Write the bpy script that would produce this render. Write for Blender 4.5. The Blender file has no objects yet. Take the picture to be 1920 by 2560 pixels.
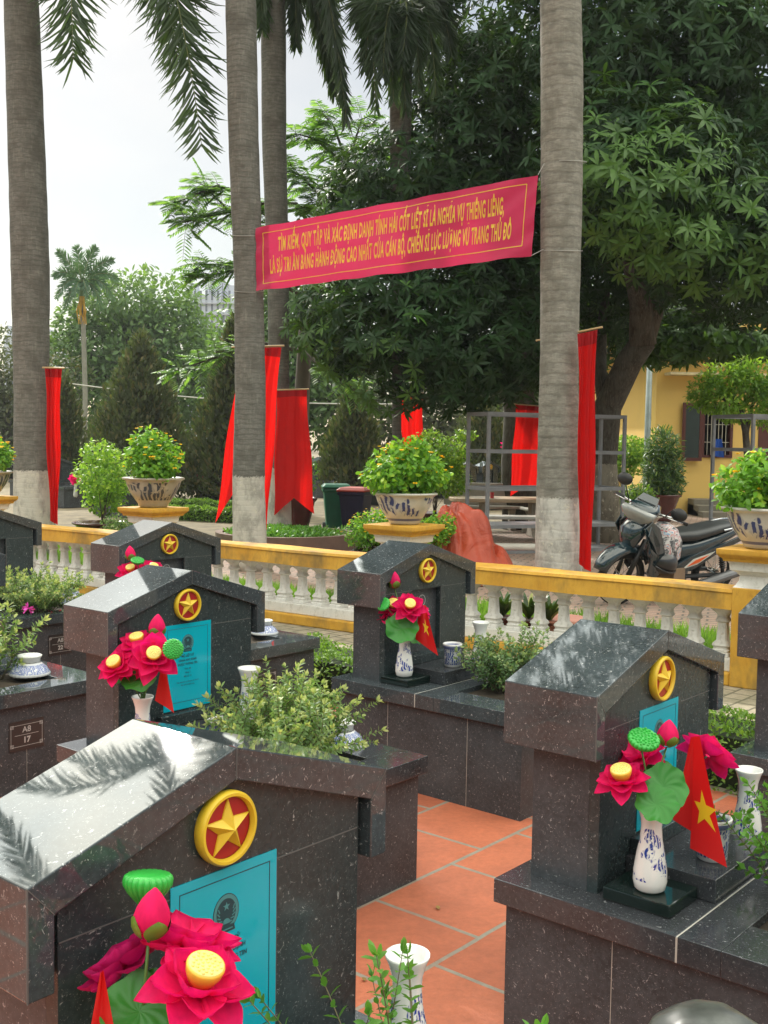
import bpy, bmesh, math, random
import numpy as np
from mathutils import Vector, Matrix, Quaternion
# ------------------------------------------------------------------ camera, sky, sun, exposure
S = bpy.context.scene
COL = S.collection
F, PITCH, ROLL, H = 2757.1, .0643, .0152, 1.55
cp, sp, cr, sr = math.cos(PITCH), math.sin(PITCH), math.cos(ROLL), math.sin(ROLL)
fwd = Vector((0, cp, -sp)); rgt0 = Vector((1, 0, 0)); dwn0 = Vector((0, -sp, -cp))
rgt = cr*rgt0 - sr*dwn0; dwn = sr*rgt0 + cr*dwn0
cd = bpy.data.cameras.new('camera'); cam = bpy.data.objects.new('camera', cd); COL.objects.link(cam)
M3 = Matrix((rgt, -dwn, -fwd)).transposed()
cam.matrix_world = Matrix.Translation((0, 0, H)) @ M3.to_4x4()
cd.sensor_fit = 'HORIZONTAL'; cd.sensor_width = 36; cd.lens = F/1920*36
cd.clip_start = .05; cd.clip_end = 2000
S.camera = cam
SUN_AZ, SUN_EL = math.radians(-24.5), math.radians(34.2)
sund = Vector((math.sin(SUN_AZ)*math.cos(SUN_EL), math.cos(SUN_AZ)*math.cos(SUN_EL), math.sin(SUN_EL)))
sl = bpy.data.lights.new('sun', 'SUN'); sl.energy = 3.0; sl.angle = math.radians(1.2); sl.color = (1, .95, .88)
so = bpy.data.objects.new('sun', sl); COL.objects.link(so)
so.rotation_euler = (-sund).to_track_quat('-Z', 'Y').to_euler()
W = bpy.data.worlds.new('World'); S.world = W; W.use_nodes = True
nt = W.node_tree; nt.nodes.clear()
def wn(t, **k):
    n = nt.nodes.new(t)
    for a, b in k.items(): setattr(n, a, b)
    return n
def wl(a, b): nt.links.new(a, b)
sky = wn('ShaderNodeTexSky', sky_type='NISHITA', sun_disc=False, sun_elevation=SUN_EL, sun_rotation=SUN_AZ)
bg1 = wn('ShaderNodeBackground'); bg1.inputs[1].default_value = .05; wl(sky.outputs[0], bg1.inputs[0])
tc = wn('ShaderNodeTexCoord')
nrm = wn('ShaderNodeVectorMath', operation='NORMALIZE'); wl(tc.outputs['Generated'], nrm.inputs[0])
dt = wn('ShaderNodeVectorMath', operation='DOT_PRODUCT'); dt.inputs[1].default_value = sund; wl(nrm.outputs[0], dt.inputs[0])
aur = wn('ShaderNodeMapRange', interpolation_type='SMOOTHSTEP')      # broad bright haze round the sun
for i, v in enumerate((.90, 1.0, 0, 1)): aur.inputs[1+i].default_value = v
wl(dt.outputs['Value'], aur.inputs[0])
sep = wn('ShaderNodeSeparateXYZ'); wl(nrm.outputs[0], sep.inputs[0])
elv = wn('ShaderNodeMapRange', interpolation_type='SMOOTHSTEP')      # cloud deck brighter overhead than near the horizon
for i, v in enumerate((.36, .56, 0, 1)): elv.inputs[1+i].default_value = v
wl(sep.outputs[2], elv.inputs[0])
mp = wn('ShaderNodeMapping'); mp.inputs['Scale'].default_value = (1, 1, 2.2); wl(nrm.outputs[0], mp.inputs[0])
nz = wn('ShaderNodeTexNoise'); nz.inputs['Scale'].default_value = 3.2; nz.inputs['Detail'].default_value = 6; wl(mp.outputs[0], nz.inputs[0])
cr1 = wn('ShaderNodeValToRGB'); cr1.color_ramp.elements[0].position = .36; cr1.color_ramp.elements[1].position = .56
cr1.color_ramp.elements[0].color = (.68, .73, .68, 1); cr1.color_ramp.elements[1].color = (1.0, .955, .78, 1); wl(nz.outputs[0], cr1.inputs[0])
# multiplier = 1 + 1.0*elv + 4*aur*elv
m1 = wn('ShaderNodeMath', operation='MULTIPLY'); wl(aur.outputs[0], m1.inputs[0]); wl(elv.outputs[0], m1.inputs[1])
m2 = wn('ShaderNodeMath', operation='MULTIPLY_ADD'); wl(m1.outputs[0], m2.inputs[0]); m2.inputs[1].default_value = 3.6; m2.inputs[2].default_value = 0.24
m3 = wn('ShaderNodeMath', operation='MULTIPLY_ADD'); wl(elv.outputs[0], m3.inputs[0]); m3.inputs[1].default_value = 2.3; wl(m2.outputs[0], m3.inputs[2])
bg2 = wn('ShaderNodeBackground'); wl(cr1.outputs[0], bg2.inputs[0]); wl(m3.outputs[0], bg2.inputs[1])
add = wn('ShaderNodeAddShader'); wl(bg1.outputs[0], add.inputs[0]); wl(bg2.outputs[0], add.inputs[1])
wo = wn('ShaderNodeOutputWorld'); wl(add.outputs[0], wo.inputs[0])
S.view_settings.view_transform = 'Standard'; S.view_settings.look = 'None'; S.view_settings.exposure = 0.33; S.view_settings.gamma = 1
S.cycles.max_bounces = 6; S.cycles.transparent_max_bounces = 8; S.cycles.diffuse_bounces = 3; S.cycles.glossy_bounces = 3
try: S.cycles.caustics_reflective = False; S.cycles.caustics_refractive = False
except Exception: pass
# ------------------------------------------------------------------ helpers
rng = np.random.default_rng(7); random.seed(7)
def ray(ux, uy):
    px, py = ux/.864, uy/.864
    d = fwd + rgt*((px-960)/F) + dwn*((py-1280)/F)
    return d
def U(ux, uy, Y):                      # the point seen at (ux,uy) of the photo that stands Y metres ahead
    d = ray(ux, uy); return d*(Y/d.y) + Vector((0, 0, H))
def G(ux, uy, z=0.0):                  # the point of the level z seen there
    d = ray(ux, uy); return d*((z-H)/d.z) + Vector((0, 0, H))
def tag(o, label=None, cat=None, group=None, kind=None):
    if label: o['label'] = label
    if cat: o['category'] = cat
    if group: o['group'] = group
    if kind: o['kind'] = kind
    return o
def empty(name, loc=(0, 0, 0), rz=0, label=None, cat=None, group=None, rot=None):
    o = bpy.data.objects.new(name, None); COL.objects.link(o); o.empty_display_size = .1
    o.location = loc; o.rotation_euler = rot if rot else (0, 0, rz)
    return tag(o, label, cat, group)
def copy_tree(o, parent=None):
    c = o.copy(); COL.objects.link(c)
    if parent: c.parent = parent
    for ch in list(o.children): copy_tree(ch, c)
    return c
def V(*a): return Vector(a)
class MB:
    def __init__(s): s.v = []; s.f = []; s.mi = []; s.m = 0
    def add(s, vs, fs, M=None):
        b = len(s.v)
        s.v += [tuple(M @ Vector(p)) if M is not None else tuple(p) for p in vs]
        s.f += [tuple(b+i for i in f) for f in fs]; s.mi += [s.m]*len(fs)
        return s
    def box(s, x0, x1, y0, y1, z0, z1, M=None):
        return s.add([(x, y, z) for z in (z0, z1) for y in (y0, y1) for x in (x0, x1)],
                     [(0, 2, 3, 1), (4, 5, 7, 6), (0, 1, 5, 4), (2, 6, 7, 3), (0, 4, 6, 2), (1, 3, 7, 5)], M)
    def cbox(s, c, sz, M=None):
        return s.box(c[0]-sz[0]/2, c[0]+sz[0]/2, c[1]-sz[1]/2, c[1]+sz[1]/2, c[2]-sz[2]/2, c[2]+sz[2]/2, M)
    def prism(s, poly, a, b, fn, M=None):        # polygon (p,q) swept from a to b; fn(p,q,t)->xyz
        n = len(poly); vs = [fn(p, q, a) for p, q in poly] + [fn(p, q, b) for p, q in poly]
        fs = [tuple(range(n)), tuple(reversed(range(n, 2*n)))] + [(i, i+n, (i+1) % n+n, (i+1) % n) for i in range(n)]
        return s.add(vs, fs, M)
    def rings(s, rs, cap=True, closed=True, M=None):
        n = len(rs[0]); vs = [p for r in rs for p in r]; fs = []
        for k in range(len(rs)-1):
            for i in range(n if closed else n-1):
                fs.append((k*n+i, k*n+(i+1) % n, (k+1)*n+(i+1) % n, (k+1)*n+i))
        if cap: fs += [tuple(reversed(range(n))), tuple(range((len(rs)-1)*n, len(rs)*n))]
        return s.add(vs, fs, M)
    def lathe(s, prof, n=24, c=(0, 0, 0), M=None, cap=True, wob=None):
        rs = []
        for r, z in prof:
            rs.append([(c[0]+r*math.cos(2*math.pi*i/n)*(wob(i/n) if wob else 1), c[1]+r*math.sin(2*math.pi*i/n)*(wob(i/n) if wob else 1), c[2]+z) for i in range(n)])
        return s.rings(rs, cap, True, M)
    def tube(s, pts, rad, n=8, M=None, cap=True):
        pts = [Vector(p) for p in pts]
        if not hasattr(rad, '__len__'): rad = [rad]*len(pts)
        rs = []; up = None
        for i, p in enumerate(pts):
            t = (pts[min(i+1, len(pts)-1)]-pts[max(i-1, 0)])
            t = t.normalized() if t.length > 1e-9 else Vector((0, 0, 1))
            if up is None: up = t.orthogonal().normalized()
            up = (up - t*up.dot(t)); up = up.normalized() if up.length > 1e-6 else t.orthogonal().normalized()
            b = t.cross(up)
            rs.append([tuple(p+(up*math.cos(2*math.pi*k/n)+b*math.sin(2*math.pi*k/n))*rad[i]) for k in range(n)])
        return s.rings(rs, cap, True, M)
    def grid(s, fn, nu, nv, M=None):             # fn(u,v) over the unit square
        vs = [fn(i/nu, j/nv) for j in range(nv+1) for i in range(nu+1)]
        fs = [(j*(nu+1)+i, j*(nu+1)+i+1, (j+1)*(nu+1)+i+1, (j+1)*(nu+1)+i) for j in range(nv) for i in range(nu)]
        return s.add(vs, fs, M)
    def ball(s, c, r, n=14, m=9, M=None):
        rx, ry, rz = r if hasattr(r, '__len__') else (r, r, r)
        rs = [[(c[0]+rx*math.sin(a)*math.cos(2*math.pi*i/n), c[1]+ry*math.sin(a)*math.sin(2*math.pi*i/n), c[2]-rz*math.cos(a)) for i in range(n)]
              for a in [math.pi*max(.02, min(.98, k/m)) for k in range(m+1)]]
        return s.rings(rs, True, True, M)
def build(mb, name, mats, parent=None, smooth=False, fix=True, bevel=0, loc=None, rz=None, autos=None):
    me = bpy.data.meshes.new(name); me.from_pydata(mb.v, [], mb.f); me.update()
    if not isinstance(mats, (list, tuple)): mats = [mats]
    for m in mats: me.materials.append(m)
    if len(mats) > 1: me.polygons.foreach_set('material_index', mb.mi)
    if fix:
        bm = bmesh.new(); bm.from_mesh(me); bmesh.ops.recalc_face_normals(bm, faces=bm.faces)
        if bevel: 
            es = [e for e in bm.edges if len(e.link_faces) == 2 and e.calc_face_angle(0) > .6]
            bmesh.ops.bevel(bm, geom=es, offset=bevel, segments=2, affect='EDGES', profile=.5)
        bm.to_mesh(me); bm.free()
    if smooth: me.polygons.foreach_set('use_smooth', [True]*len(me.polygons))
    if autos is not None:
        me.polygons.foreach_set('use_smooth', [True]*len(me.polygons)); me.set_sharp_from_angle(angle=autos)
    o = bpy.data.objects.new(name, me); COL.objects.link(o)
    if parent: o.parent = parent
    if loc is not None: o.location = loc
    if rz is not None: o.rotation_euler = (0, 0, rz)
    return o
def npmesh(name, verts, faces, mat, parent=None, tint=None, smooth=False, ngon=4):
    """verts (n,3) array, faces (m,k) array -> object, made fast"""
    me = bpy.data.meshes.new(name); k = faces.shape[1]
    me.vertices.add(len(verts)); me.vertices.foreach_set('co', verts.astype(np.float32).ravel())
    me.loops.add(faces.size); me.loops.foreach_set('vertex_index', faces.astype(np.int32).ravel())
    me.polygons.add(len(faces)); me.polygons.foreach_set('loop_start', np.arange(0, faces.size, k, dtype=np.int32))
    me.materials.append(mat)
    if smooth: me.polygons.foreach_set('use_smooth', np.ones(len(faces), bool))
    me.update(calc_edges=True)
    if tint is not None:
        at = me.attributes.new('tint', 'FLOAT', 'POINT'); at.data.foreach_set('value', tint.astype(np.float32))
    o = bpy.data.objects.new(name, me); COL.objects.link(o)
    if parent: o.parent = parent
    return o
def unit(a): return a/np.maximum(np.linalg.norm(a, axis=-1, keepdims=True), 1e-9)
# leaf outlines: rows of (t along, half width, drop); each row gives two vertices, so a leaf is a short folded strip
OVAL = [(0, .04, 0), (.3, .42, .02), (.7, .4, .0), (1, .03, -.06)]
LONG = [(0, .05, 0), (.25, .42, .03), (.6, .5, -.03), (.85, .28, -.12), (1, .02, -.2)]
BLADE = [(0, .5, 0), (.5, .45, -.03), (1, .04, -.18)]
TRI = [(0, .5, 0), (1, .05, 0)]
def leaves(name, P, D, N, L, Wd, mat, parent=None, shape=OVAL, fold=.18, tint=None, parts=None):
    """P base points, D directions, N normals, L lengths, Wd widths"""
    P = np.asarray(P, float); D = unit(np.asarray(D, float)); N = np.asarray(N, float)
    Sd = unit(np.cross(D, N)); N = np.cross(Sd, D); n = len(P)
    L = np.broadcast_to(np.asarray(L, float), (n,))[:, None]; Wd = np.broadcast_to(np.asarray(Wd, float), (n,))[:, None]
    r = len(shape); vs = np.zeros((n, r, 3, 3))
    for k, (t, w, h) in enumerate(shape):
        c = P + D*L*t + N*L*h
        vs[:, k, 0] = c - Sd*Wd*w + N*Wd*w*fold; vs[:, k, 1] = c; vs[:, k, 2] = c + Sd*Wd*w + N*Wd*w*fold
    V_ = vs.reshape(-1, 3); base = (np.arange(n)*r*3)[:, None, None]
    q = []
    for k in range(r-1):
        for s_ in (0, 1): q.append((k*3+s_, k*3+s_+1, (k+1)*3+s_+1, (k+1)*3+s_))
    Fc = (np.array(q)[None] + base).reshape(-1, 4)
    if tint is None: tint = rng.random(n)
    return npmesh(name, V_, Fc, mat, parent, np.repeat(tint, r*3))
# ------------------------------------------------------------------ materials
MT = {}
class NM:
    def __init__(s, name):
        s.mat = bpy.data.materials.new(name); s.mat.use_nodes = True; s.t = s.mat.node_tree; s.t.nodes.clear()
        s.out = s.t.nodes.new('ShaderNodeOutputMaterial'); s.b = s.t.nodes.new('ShaderNodeBsdfPrincipled')
        s.t.links.new(s.b.outputs[0], s.out.inputs[0])
    def n(s, ty, ins=None, **k):
        x = s.t.nodes.new(ty)
        for a, b in k.items(): setattr(x, a, b)
        for a, b in (ins or {}).items():
            if isinstance(b, bpy.types.NodeSocket): s.t.links.new(b, x.inputs[a])
            else: x.inputs[a].default_value = b
        return x
    def set(s, **k):
        nm = dict(color='Base Color', rough='Roughness', metal='Metallic', spec='Specular IOR Level', normal='Normal', ior='IOR', coat='Coat Weight', coatr='Coat Roughness', trans='Transmission Weight', alpha='Alpha')
        for a, b in k.items():
            i = s.b.inputs[nm[a]]
            if isinstance(b, bpy.types.NodeSocket): s.t.links.new(b, i)
            else: i.default_value = (*b, 1) if a == 'color' and len(b) == 3 else b
        return s
    def co(s, kind='Object', scale=(1, 1, 1), rot=(0, 0, 0), loc=(0, 0, 0)):
        t = s.n('ShaderNodeTexCoord'); m = s.n('ShaderNodeMapping', {'Vector': t.outputs[kind], 'Scale': scale, 'Rotation': rot, 'Location': loc}); return m.outputs[0]
    def noise(s, sc, det=4, vec=None, rough=.55, dist=0):
        return s.n('ShaderNodeTexNoise', {'Scale': sc, 'Detail': det, 'Roughness': rough, 'Distortion': dist, **({'Vector': vec} if vec is not None else {})}).outputs['Fac']
    def ramp(s, fac, stops, interp='LINEAR'):
        r = s.n('ShaderNodeValToRGB', {'Fac': fac}); e = r.color_ramp; e.interpolation = interp
        while len(e.elements) < len(stops): e.elements.new(.5)
        for i, (p, c) in enumerate(stops):
            e.elements[i].position = p; e.elements[i].color = (*c, 1) if hasattr(c, '__len__') else (c, c, c, 1)
        return r.outputs[0]
    def mix(s, fac, a, b, mode='MIX'):
        x = s.n('ShaderNodeMix', data_type='RGBA', blend_type=mode)
        for i, v in ((0, fac), (6, a), (7, b)):
            if isinstance(v, bpy.types.NodeSocket): s.t.links.new(v, x.inputs[i])
            else: x.inputs[i].default_value = v if not hasattr(v, '__len__') else (*v, 1)[:4]
        return x.outputs[2]
    def math(s, op, a, b=None, c=None):
        x = s.n('ShaderNodeMath', operation=op)
        for i, v in enumerate((a, b, c)):
            if v is None: continue
            if isinstance(v, bpy.types.NodeSocket): s.t.links.new(v, x.inputs[i])
            else: x.inputs[i].default_value = v
        return x.outputs[0]
    def bump(s, h, st=.3, d=.01):
        return s.n('ShaderNodeBump', {'Height': h, 'Strength': st, 'Distance': d}).outputs[0]
def plain(name, col, rough=.6, metal=0, var=.15, sc=6, bump=0, spec=.5, coat=0, bsc=60):
    m = NM(name); v = m.co(); nz_ = m.noise(sc, 5, v)
    c2 = tuple(x*(1-var) for x in col); c3 = tuple(min(1, x*(1+var)) for x in col)
    m.set(color=m.ramp(nz_, [(.3, c2), (.7, c3)]), rough=rough, metal=metal, spec=spec, coat=coat)
    if bump: m.set(normal=m.bump(m.noise(bsc, 4, v), bump, .01))
    return m.mat
def granite(name, base, rough, spec, dens=.5, tone=(.32, .33, .34), fleck=1.0, smear=.3):
    m = NM(name); v = m.co(scale=(1, 1, 1))
    d = m.n('ShaderNodeTexNoise', {'Scale': 26., 'Detail': 2., 'Vector': v}).outputs['Color']
    va = m.n('ShaderNodeVectorMath', operation='MULTIPLY_ADD'); m.t.links.new(d, va.inputs[0]); va.inputs[1].default_value = (.05, .05, .05); m.t.links.new(v, va.inputs[2])
    n1 = m.noise(118, 4, va.outputs[0], .68); n2 = m.noise(46, 2, v); n3 = m.noise(5, 4, v)
    n4 = m.noise(330, 2, va.outputs[0], .5)
    f = m.math('MULTIPLY', m.ramp(n1, [(.640-dens*.04, 0), (.68, 1)]), m.ramp(n2, [(.38, .2), (.60, 1)]))
    f2 = m.ramp(n4, [(.66, 0), (.72, .6)])
    f = m.math('MAXIMUM', f, m.math('MULTIPLY', f2, .55)); f = m.math('MULTIPLY', f, fleck)
    b1 = m.mix(m.ramp(n3, [(.3, 0), (.7, 1)]), tuple(x*.72 for x in base), tuple(x*1.5 for x in base))
    b2 = m.mix(m.math('MULTIPLY', m.ramp(m.noise(90, 3, v), [(.4, 0), (.75, 1)]), .35), b1, tuple(x*2.6 for x in base))
    m.set(color=m.mix(f, b2, tone), rough=m.math('MULTIPLY_ADD', m.ramp(m.noise(9, 4, v), [(.35, 0), (.75, 1)]), rough*smear*2, rough), spec=spec)
    return m.mat
def leafmat(name, dark, light, young=None, trans=.3, rough=.38, yw=.0, spec=.4):
    m = NM(name); a = m.n('ShaderNodeAttribute', attribute_name='tint').outputs['Fac']
    st = [(0, dark), (.85, light)]
    if young: st = [(0, dark), (.80-yw, light), (.90-yw, young), (1, young)]
    c = m.ramp(a, st); m.set(color=c, rough=rough, spec=spec)
    tr = m.n('ShaderNodeBsdfTranslucent', {'Color': m.mix(.35, m.mix(1, c, (1.9, 1.9, 1.2), 'MULTIPLY'), (.25, .40, .03))})
    mx = m.n('ShaderNodeMixShader', {0: trans}); m.t.links.new(m.b.outputs[0], mx.inputs[1]); m.t.links.new(tr.outputs[0], mx.inputs[2])
    m.t.links.new(mx.outputs[0], m.out.inputs[0]); return m.mat
def cloth(name, col, trans=.35, rough=.55, bump=.25, tcol=None):
    m = NM(name); v = m.co(); m.set(color=m.ramp(m.noise(4 if bump < .4 else 45, 4, v if bump < .4 else m.co(scale=(1, 1, .3))), [(.3, tuple(x*(.85 if bump < .4 else .6) for x in col)), (.7, col)]), rough=rough, spec=.35, normal=m.bump(m.noise(40, 3, m.co(scale=(1, 1, .25))), bump, .004))
    tr = m.n('ShaderNodeBsdfTranslucent', {'Color': (*(tcol or col), 1)}); mx = m.n('ShaderNodeMixShader', {0: trans})
    m.t.links.new(m.b.outputs[0], mx.inputs[1]); m.t.links.new(tr.outputs[0], mx.inputs[2]); m.t.links.new(mx.outputs[0], m.out.inputs[0]); return m.mat
def porcelain(name, base=(.78, .79, .78), ink=(.02, .05, .30), R=.035, sc=60, thr=.52, rough=.12, zlo=None, zhi=None, dirt=0, bands=None, msk=.46):
    """glazed white with blue brushwork between heights zlo..zhi of the object"""
    m = NM(name); t = m.n('ShaderNodeTexCoord').outputs['Object']; sx = m.n('ShaderNodeSeparateXYZ', {0: t})
    ang = m.math('ARCTAN2', sx.outputs[1], sx.outputs[0]); z = sx.outputs[2]
    vec = m.n('ShaderNodeCombineXYZ', {0: m.math('MULTIPLY', ang, R), 1: z, 2: 0.})
    n1 = m.noise(sc, 3, vec.outputs[0], .5, 1.2); n2 = m.noise(sc*.33, 2, vec.outputs[0], .5, .5)
    wv = m.n('ShaderNodeTexWave', {'Scale': sc*.45, 'Distortion': 7., 'Detail': 3., 'Vector': vec.outputs[0]}).outputs['Fac']
    f = m.math('MULTIPLY', m.ramp(n1, [(thr-.02, 0), (thr+.02, 1)]), m.ramp(n2, [(msk, 0), (msk+.03, 1)]))
    f = m.math('MULTIPLY', f, m.ramp(wv, [(.25, .25), (.5, 1)]))
    if zlo is not None:
        inb = m.math('MULTIPLY', m.math('GREATER_THAN', z, zlo), m.math('LESS_THAN', z, zhi)); f = m.math('MULTIPLY', f, inb)
    for (a, b) in (bands or []):
        f = m.math('MAXIMUM', f, m.math('MULTIPLY', m.math('MULTIPLY', m.math('GREATER_THAN', z, a), m.math('LESS_THAN', z, b)), .8))
    bc = base
    if dirt: bc = m.mix(m.math('MULTIPLY', m.ramp(m.noise(9, 5, t), [(.35, 0), (.75, 1)]), dirt), base, (.16, .13, .09))
    m.set(color=m.mix(f, bc, ink), rough=rough, coat=.3); return m.mat
g_pol = granite('granite_polished', (.036, .045, .051), .022, .50, .8, (.46, .47, .48), 1.0, .35)
g_wall = granite('granite_wall', (.042, .047, .053), .28, .3, .85, (.42, .42, .43), 1.0)
g_face = granite('granite_face', (.023, .033, .036), .2, .35, .8, (.36, .38, .38), 1)
grout = plain('pale_grout', (.42, .40, .36), .9, bump=.3)
grout_d = plain('grey_grout', (.10, .10, .10), .9)
paint_y = plain('emblem_yellow', (.72, .50, .03), .42, var=.08, bump=.1)
paint_r = plain('emblem_red', (.36, .012, .015), .4, var=.1)
paper = plain('blue_plaque', (.0, .40, .54), .2, var=.06, sc=3, spec=.5)
ink_d = plain('plaque_ink', (.012, .045, .06), .4)
ink_w = plain('engraved_white', (.45, .46, .45), .6)
white_c = porcelain('white_blue_vase', zlo=.03, zhi=.155, sc=70, thr=.44, msk=.50)
pot_s = porcelain('blue_painted_pot', (.62, .64, .66), (.02, .06, .26), sc=80, thr=.42, msk=.40, zlo=.012, zhi=.09, bands=[(.085, .1)])
urn_m = porcelain('urn_white_blue', (.70, .72, .74), (.02, .07, .35), R=.08, sc=110, thr=.42, msk=.35, zlo=.012, zhi=.05)
bigpot = porcelain('big_glazed_pot', (.56, .54, .49), (.015, .03, .15), R=.22, sc=15, thr=.42, msk=.44, zlo=.07, zhi=.235, rough=.28, dirt=.35, bands=[(.03, .05)])
bigpot_g = porcelain('brown_glazed_pot', (.40, .36, .28), (.03, .04, .06), R=.22, sc=15, thr=.42, msk=.42, zlo=.07, zhi=.235, rough=.3, dirt=.5)
blk = plain('black_lacquer', (.006, .014, .012), .08, var=.05, spec=.7)
soil = plain('soil', (.045, .033, .022), .95, bump=.9, bsc=40, var=.4)
petal_m = cloth('lotus_petal_pink', (.95, .008, .16), .32, .75, .5, (1, .01, .28))
petal_d = cloth('lotus_petal_magenta', (.62, .006, .16), .25, .75, .5, (.8, .01, .25))
lotus_y = plain('lotus_seed_yellow', (.75, .46, .05), .35, var=.12, sc=30)
lotus_yt = plain('lotus_seed_pale', (.78, .62, .18), .4, var=.12, sc=60)
lotus_g = plain('lotus_pod_green', (.03, .38, .05), .28, var=.15, sc=20)
sepal_m = plain('lotus_sepal_green', (.10, .17, .02), .35, var=.25, sc=20)
stem_m = plain('plastic_stem', (.07, .16, .03), .4)
pad_m = cloth('lotus_leaf_satin', (.035, .22, .03), .18, .35, .3, (.08, .4, .04))
flag_m = cloth('flag_red', (.62, .008, .01), .3, .45, .15, (.9, .01, .01))
flag_y = cloth('flag_star_yellow', (.9, .58, .02), .2, .45, .1)
drape_m = cloth('banner_cloth_red', (.66, .006, .008), .5, .7, .35, (.95, .012, .008))
drape_d = cloth('banner_cloth_dark_red', (.42, .006, .012), .35, .7, .35, (.6, .01, .012))
# ------------------------------------------------------------------ tombs
YAW = .6989; cY, sY = math.cos(YAW), math.sin(YAW)
D_, W_, ZB, ZE, ZR, ZS, TS, LB = .264, .742, .792, .950, .1152+.950, .447, .061, 1.063
def tw(pos, lx, ly): return V(pos[0]+lx*cY+ly*sY, pos[1]-lx*sY+ly*cY, 0)
def text_mesh(name, s, size, mat, parent, M, ext=0, bold=0, xs=1, align='CENTER', res=3, sp=1):
    cu = bpy.data.curves.new(name, 'FONT'); cu.body = s.replace('Đ', 'Ð'); cu.size = size; cu.align_x = align; cu.align_y = 'CENTER'; cu.offset = bold; cu.extrude = ext; cu.resolution_u = res; cu.space_character = sp
    o = bpy.data.objects.new(name, cu); COL.objects.link(o); bpy.context.view_layer.update()
    me = bpy.data.meshes.new_from_object(o.evaluated_get(bpy.context.evaluated_depsgraph_get())); bpy.data.objects.remove(o); bpy.data.curves.remove(cu)
    me.transform(Matrix.Scale(xs, 4, (1, 0, 0))); me.transform(M); me.materials.clear(); me.materials.append(mat); me.name = name
    q = bpy.data.objects.new(name, me); COL.objects.link(q); q.parent = parent; return q
def face_M(y, z, x):        # a frame whose X runs along the tomb's +y, whose Y is up and whose Z faces +x
    return Matrix(((0, 0, 1, x), (1, 0, 0, y), (0, 1, 0, z), (0, 0, 0, 1)))
def star_poly(R, r=.382): return [(math.sin(k*math.pi/5)*(R if k % 2 == 0 else R*r), math.cos(k*math.pi/5)*(R if k % 2 == 0 else R*r)) for k in range(10)]
XF = D_-.018
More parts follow.
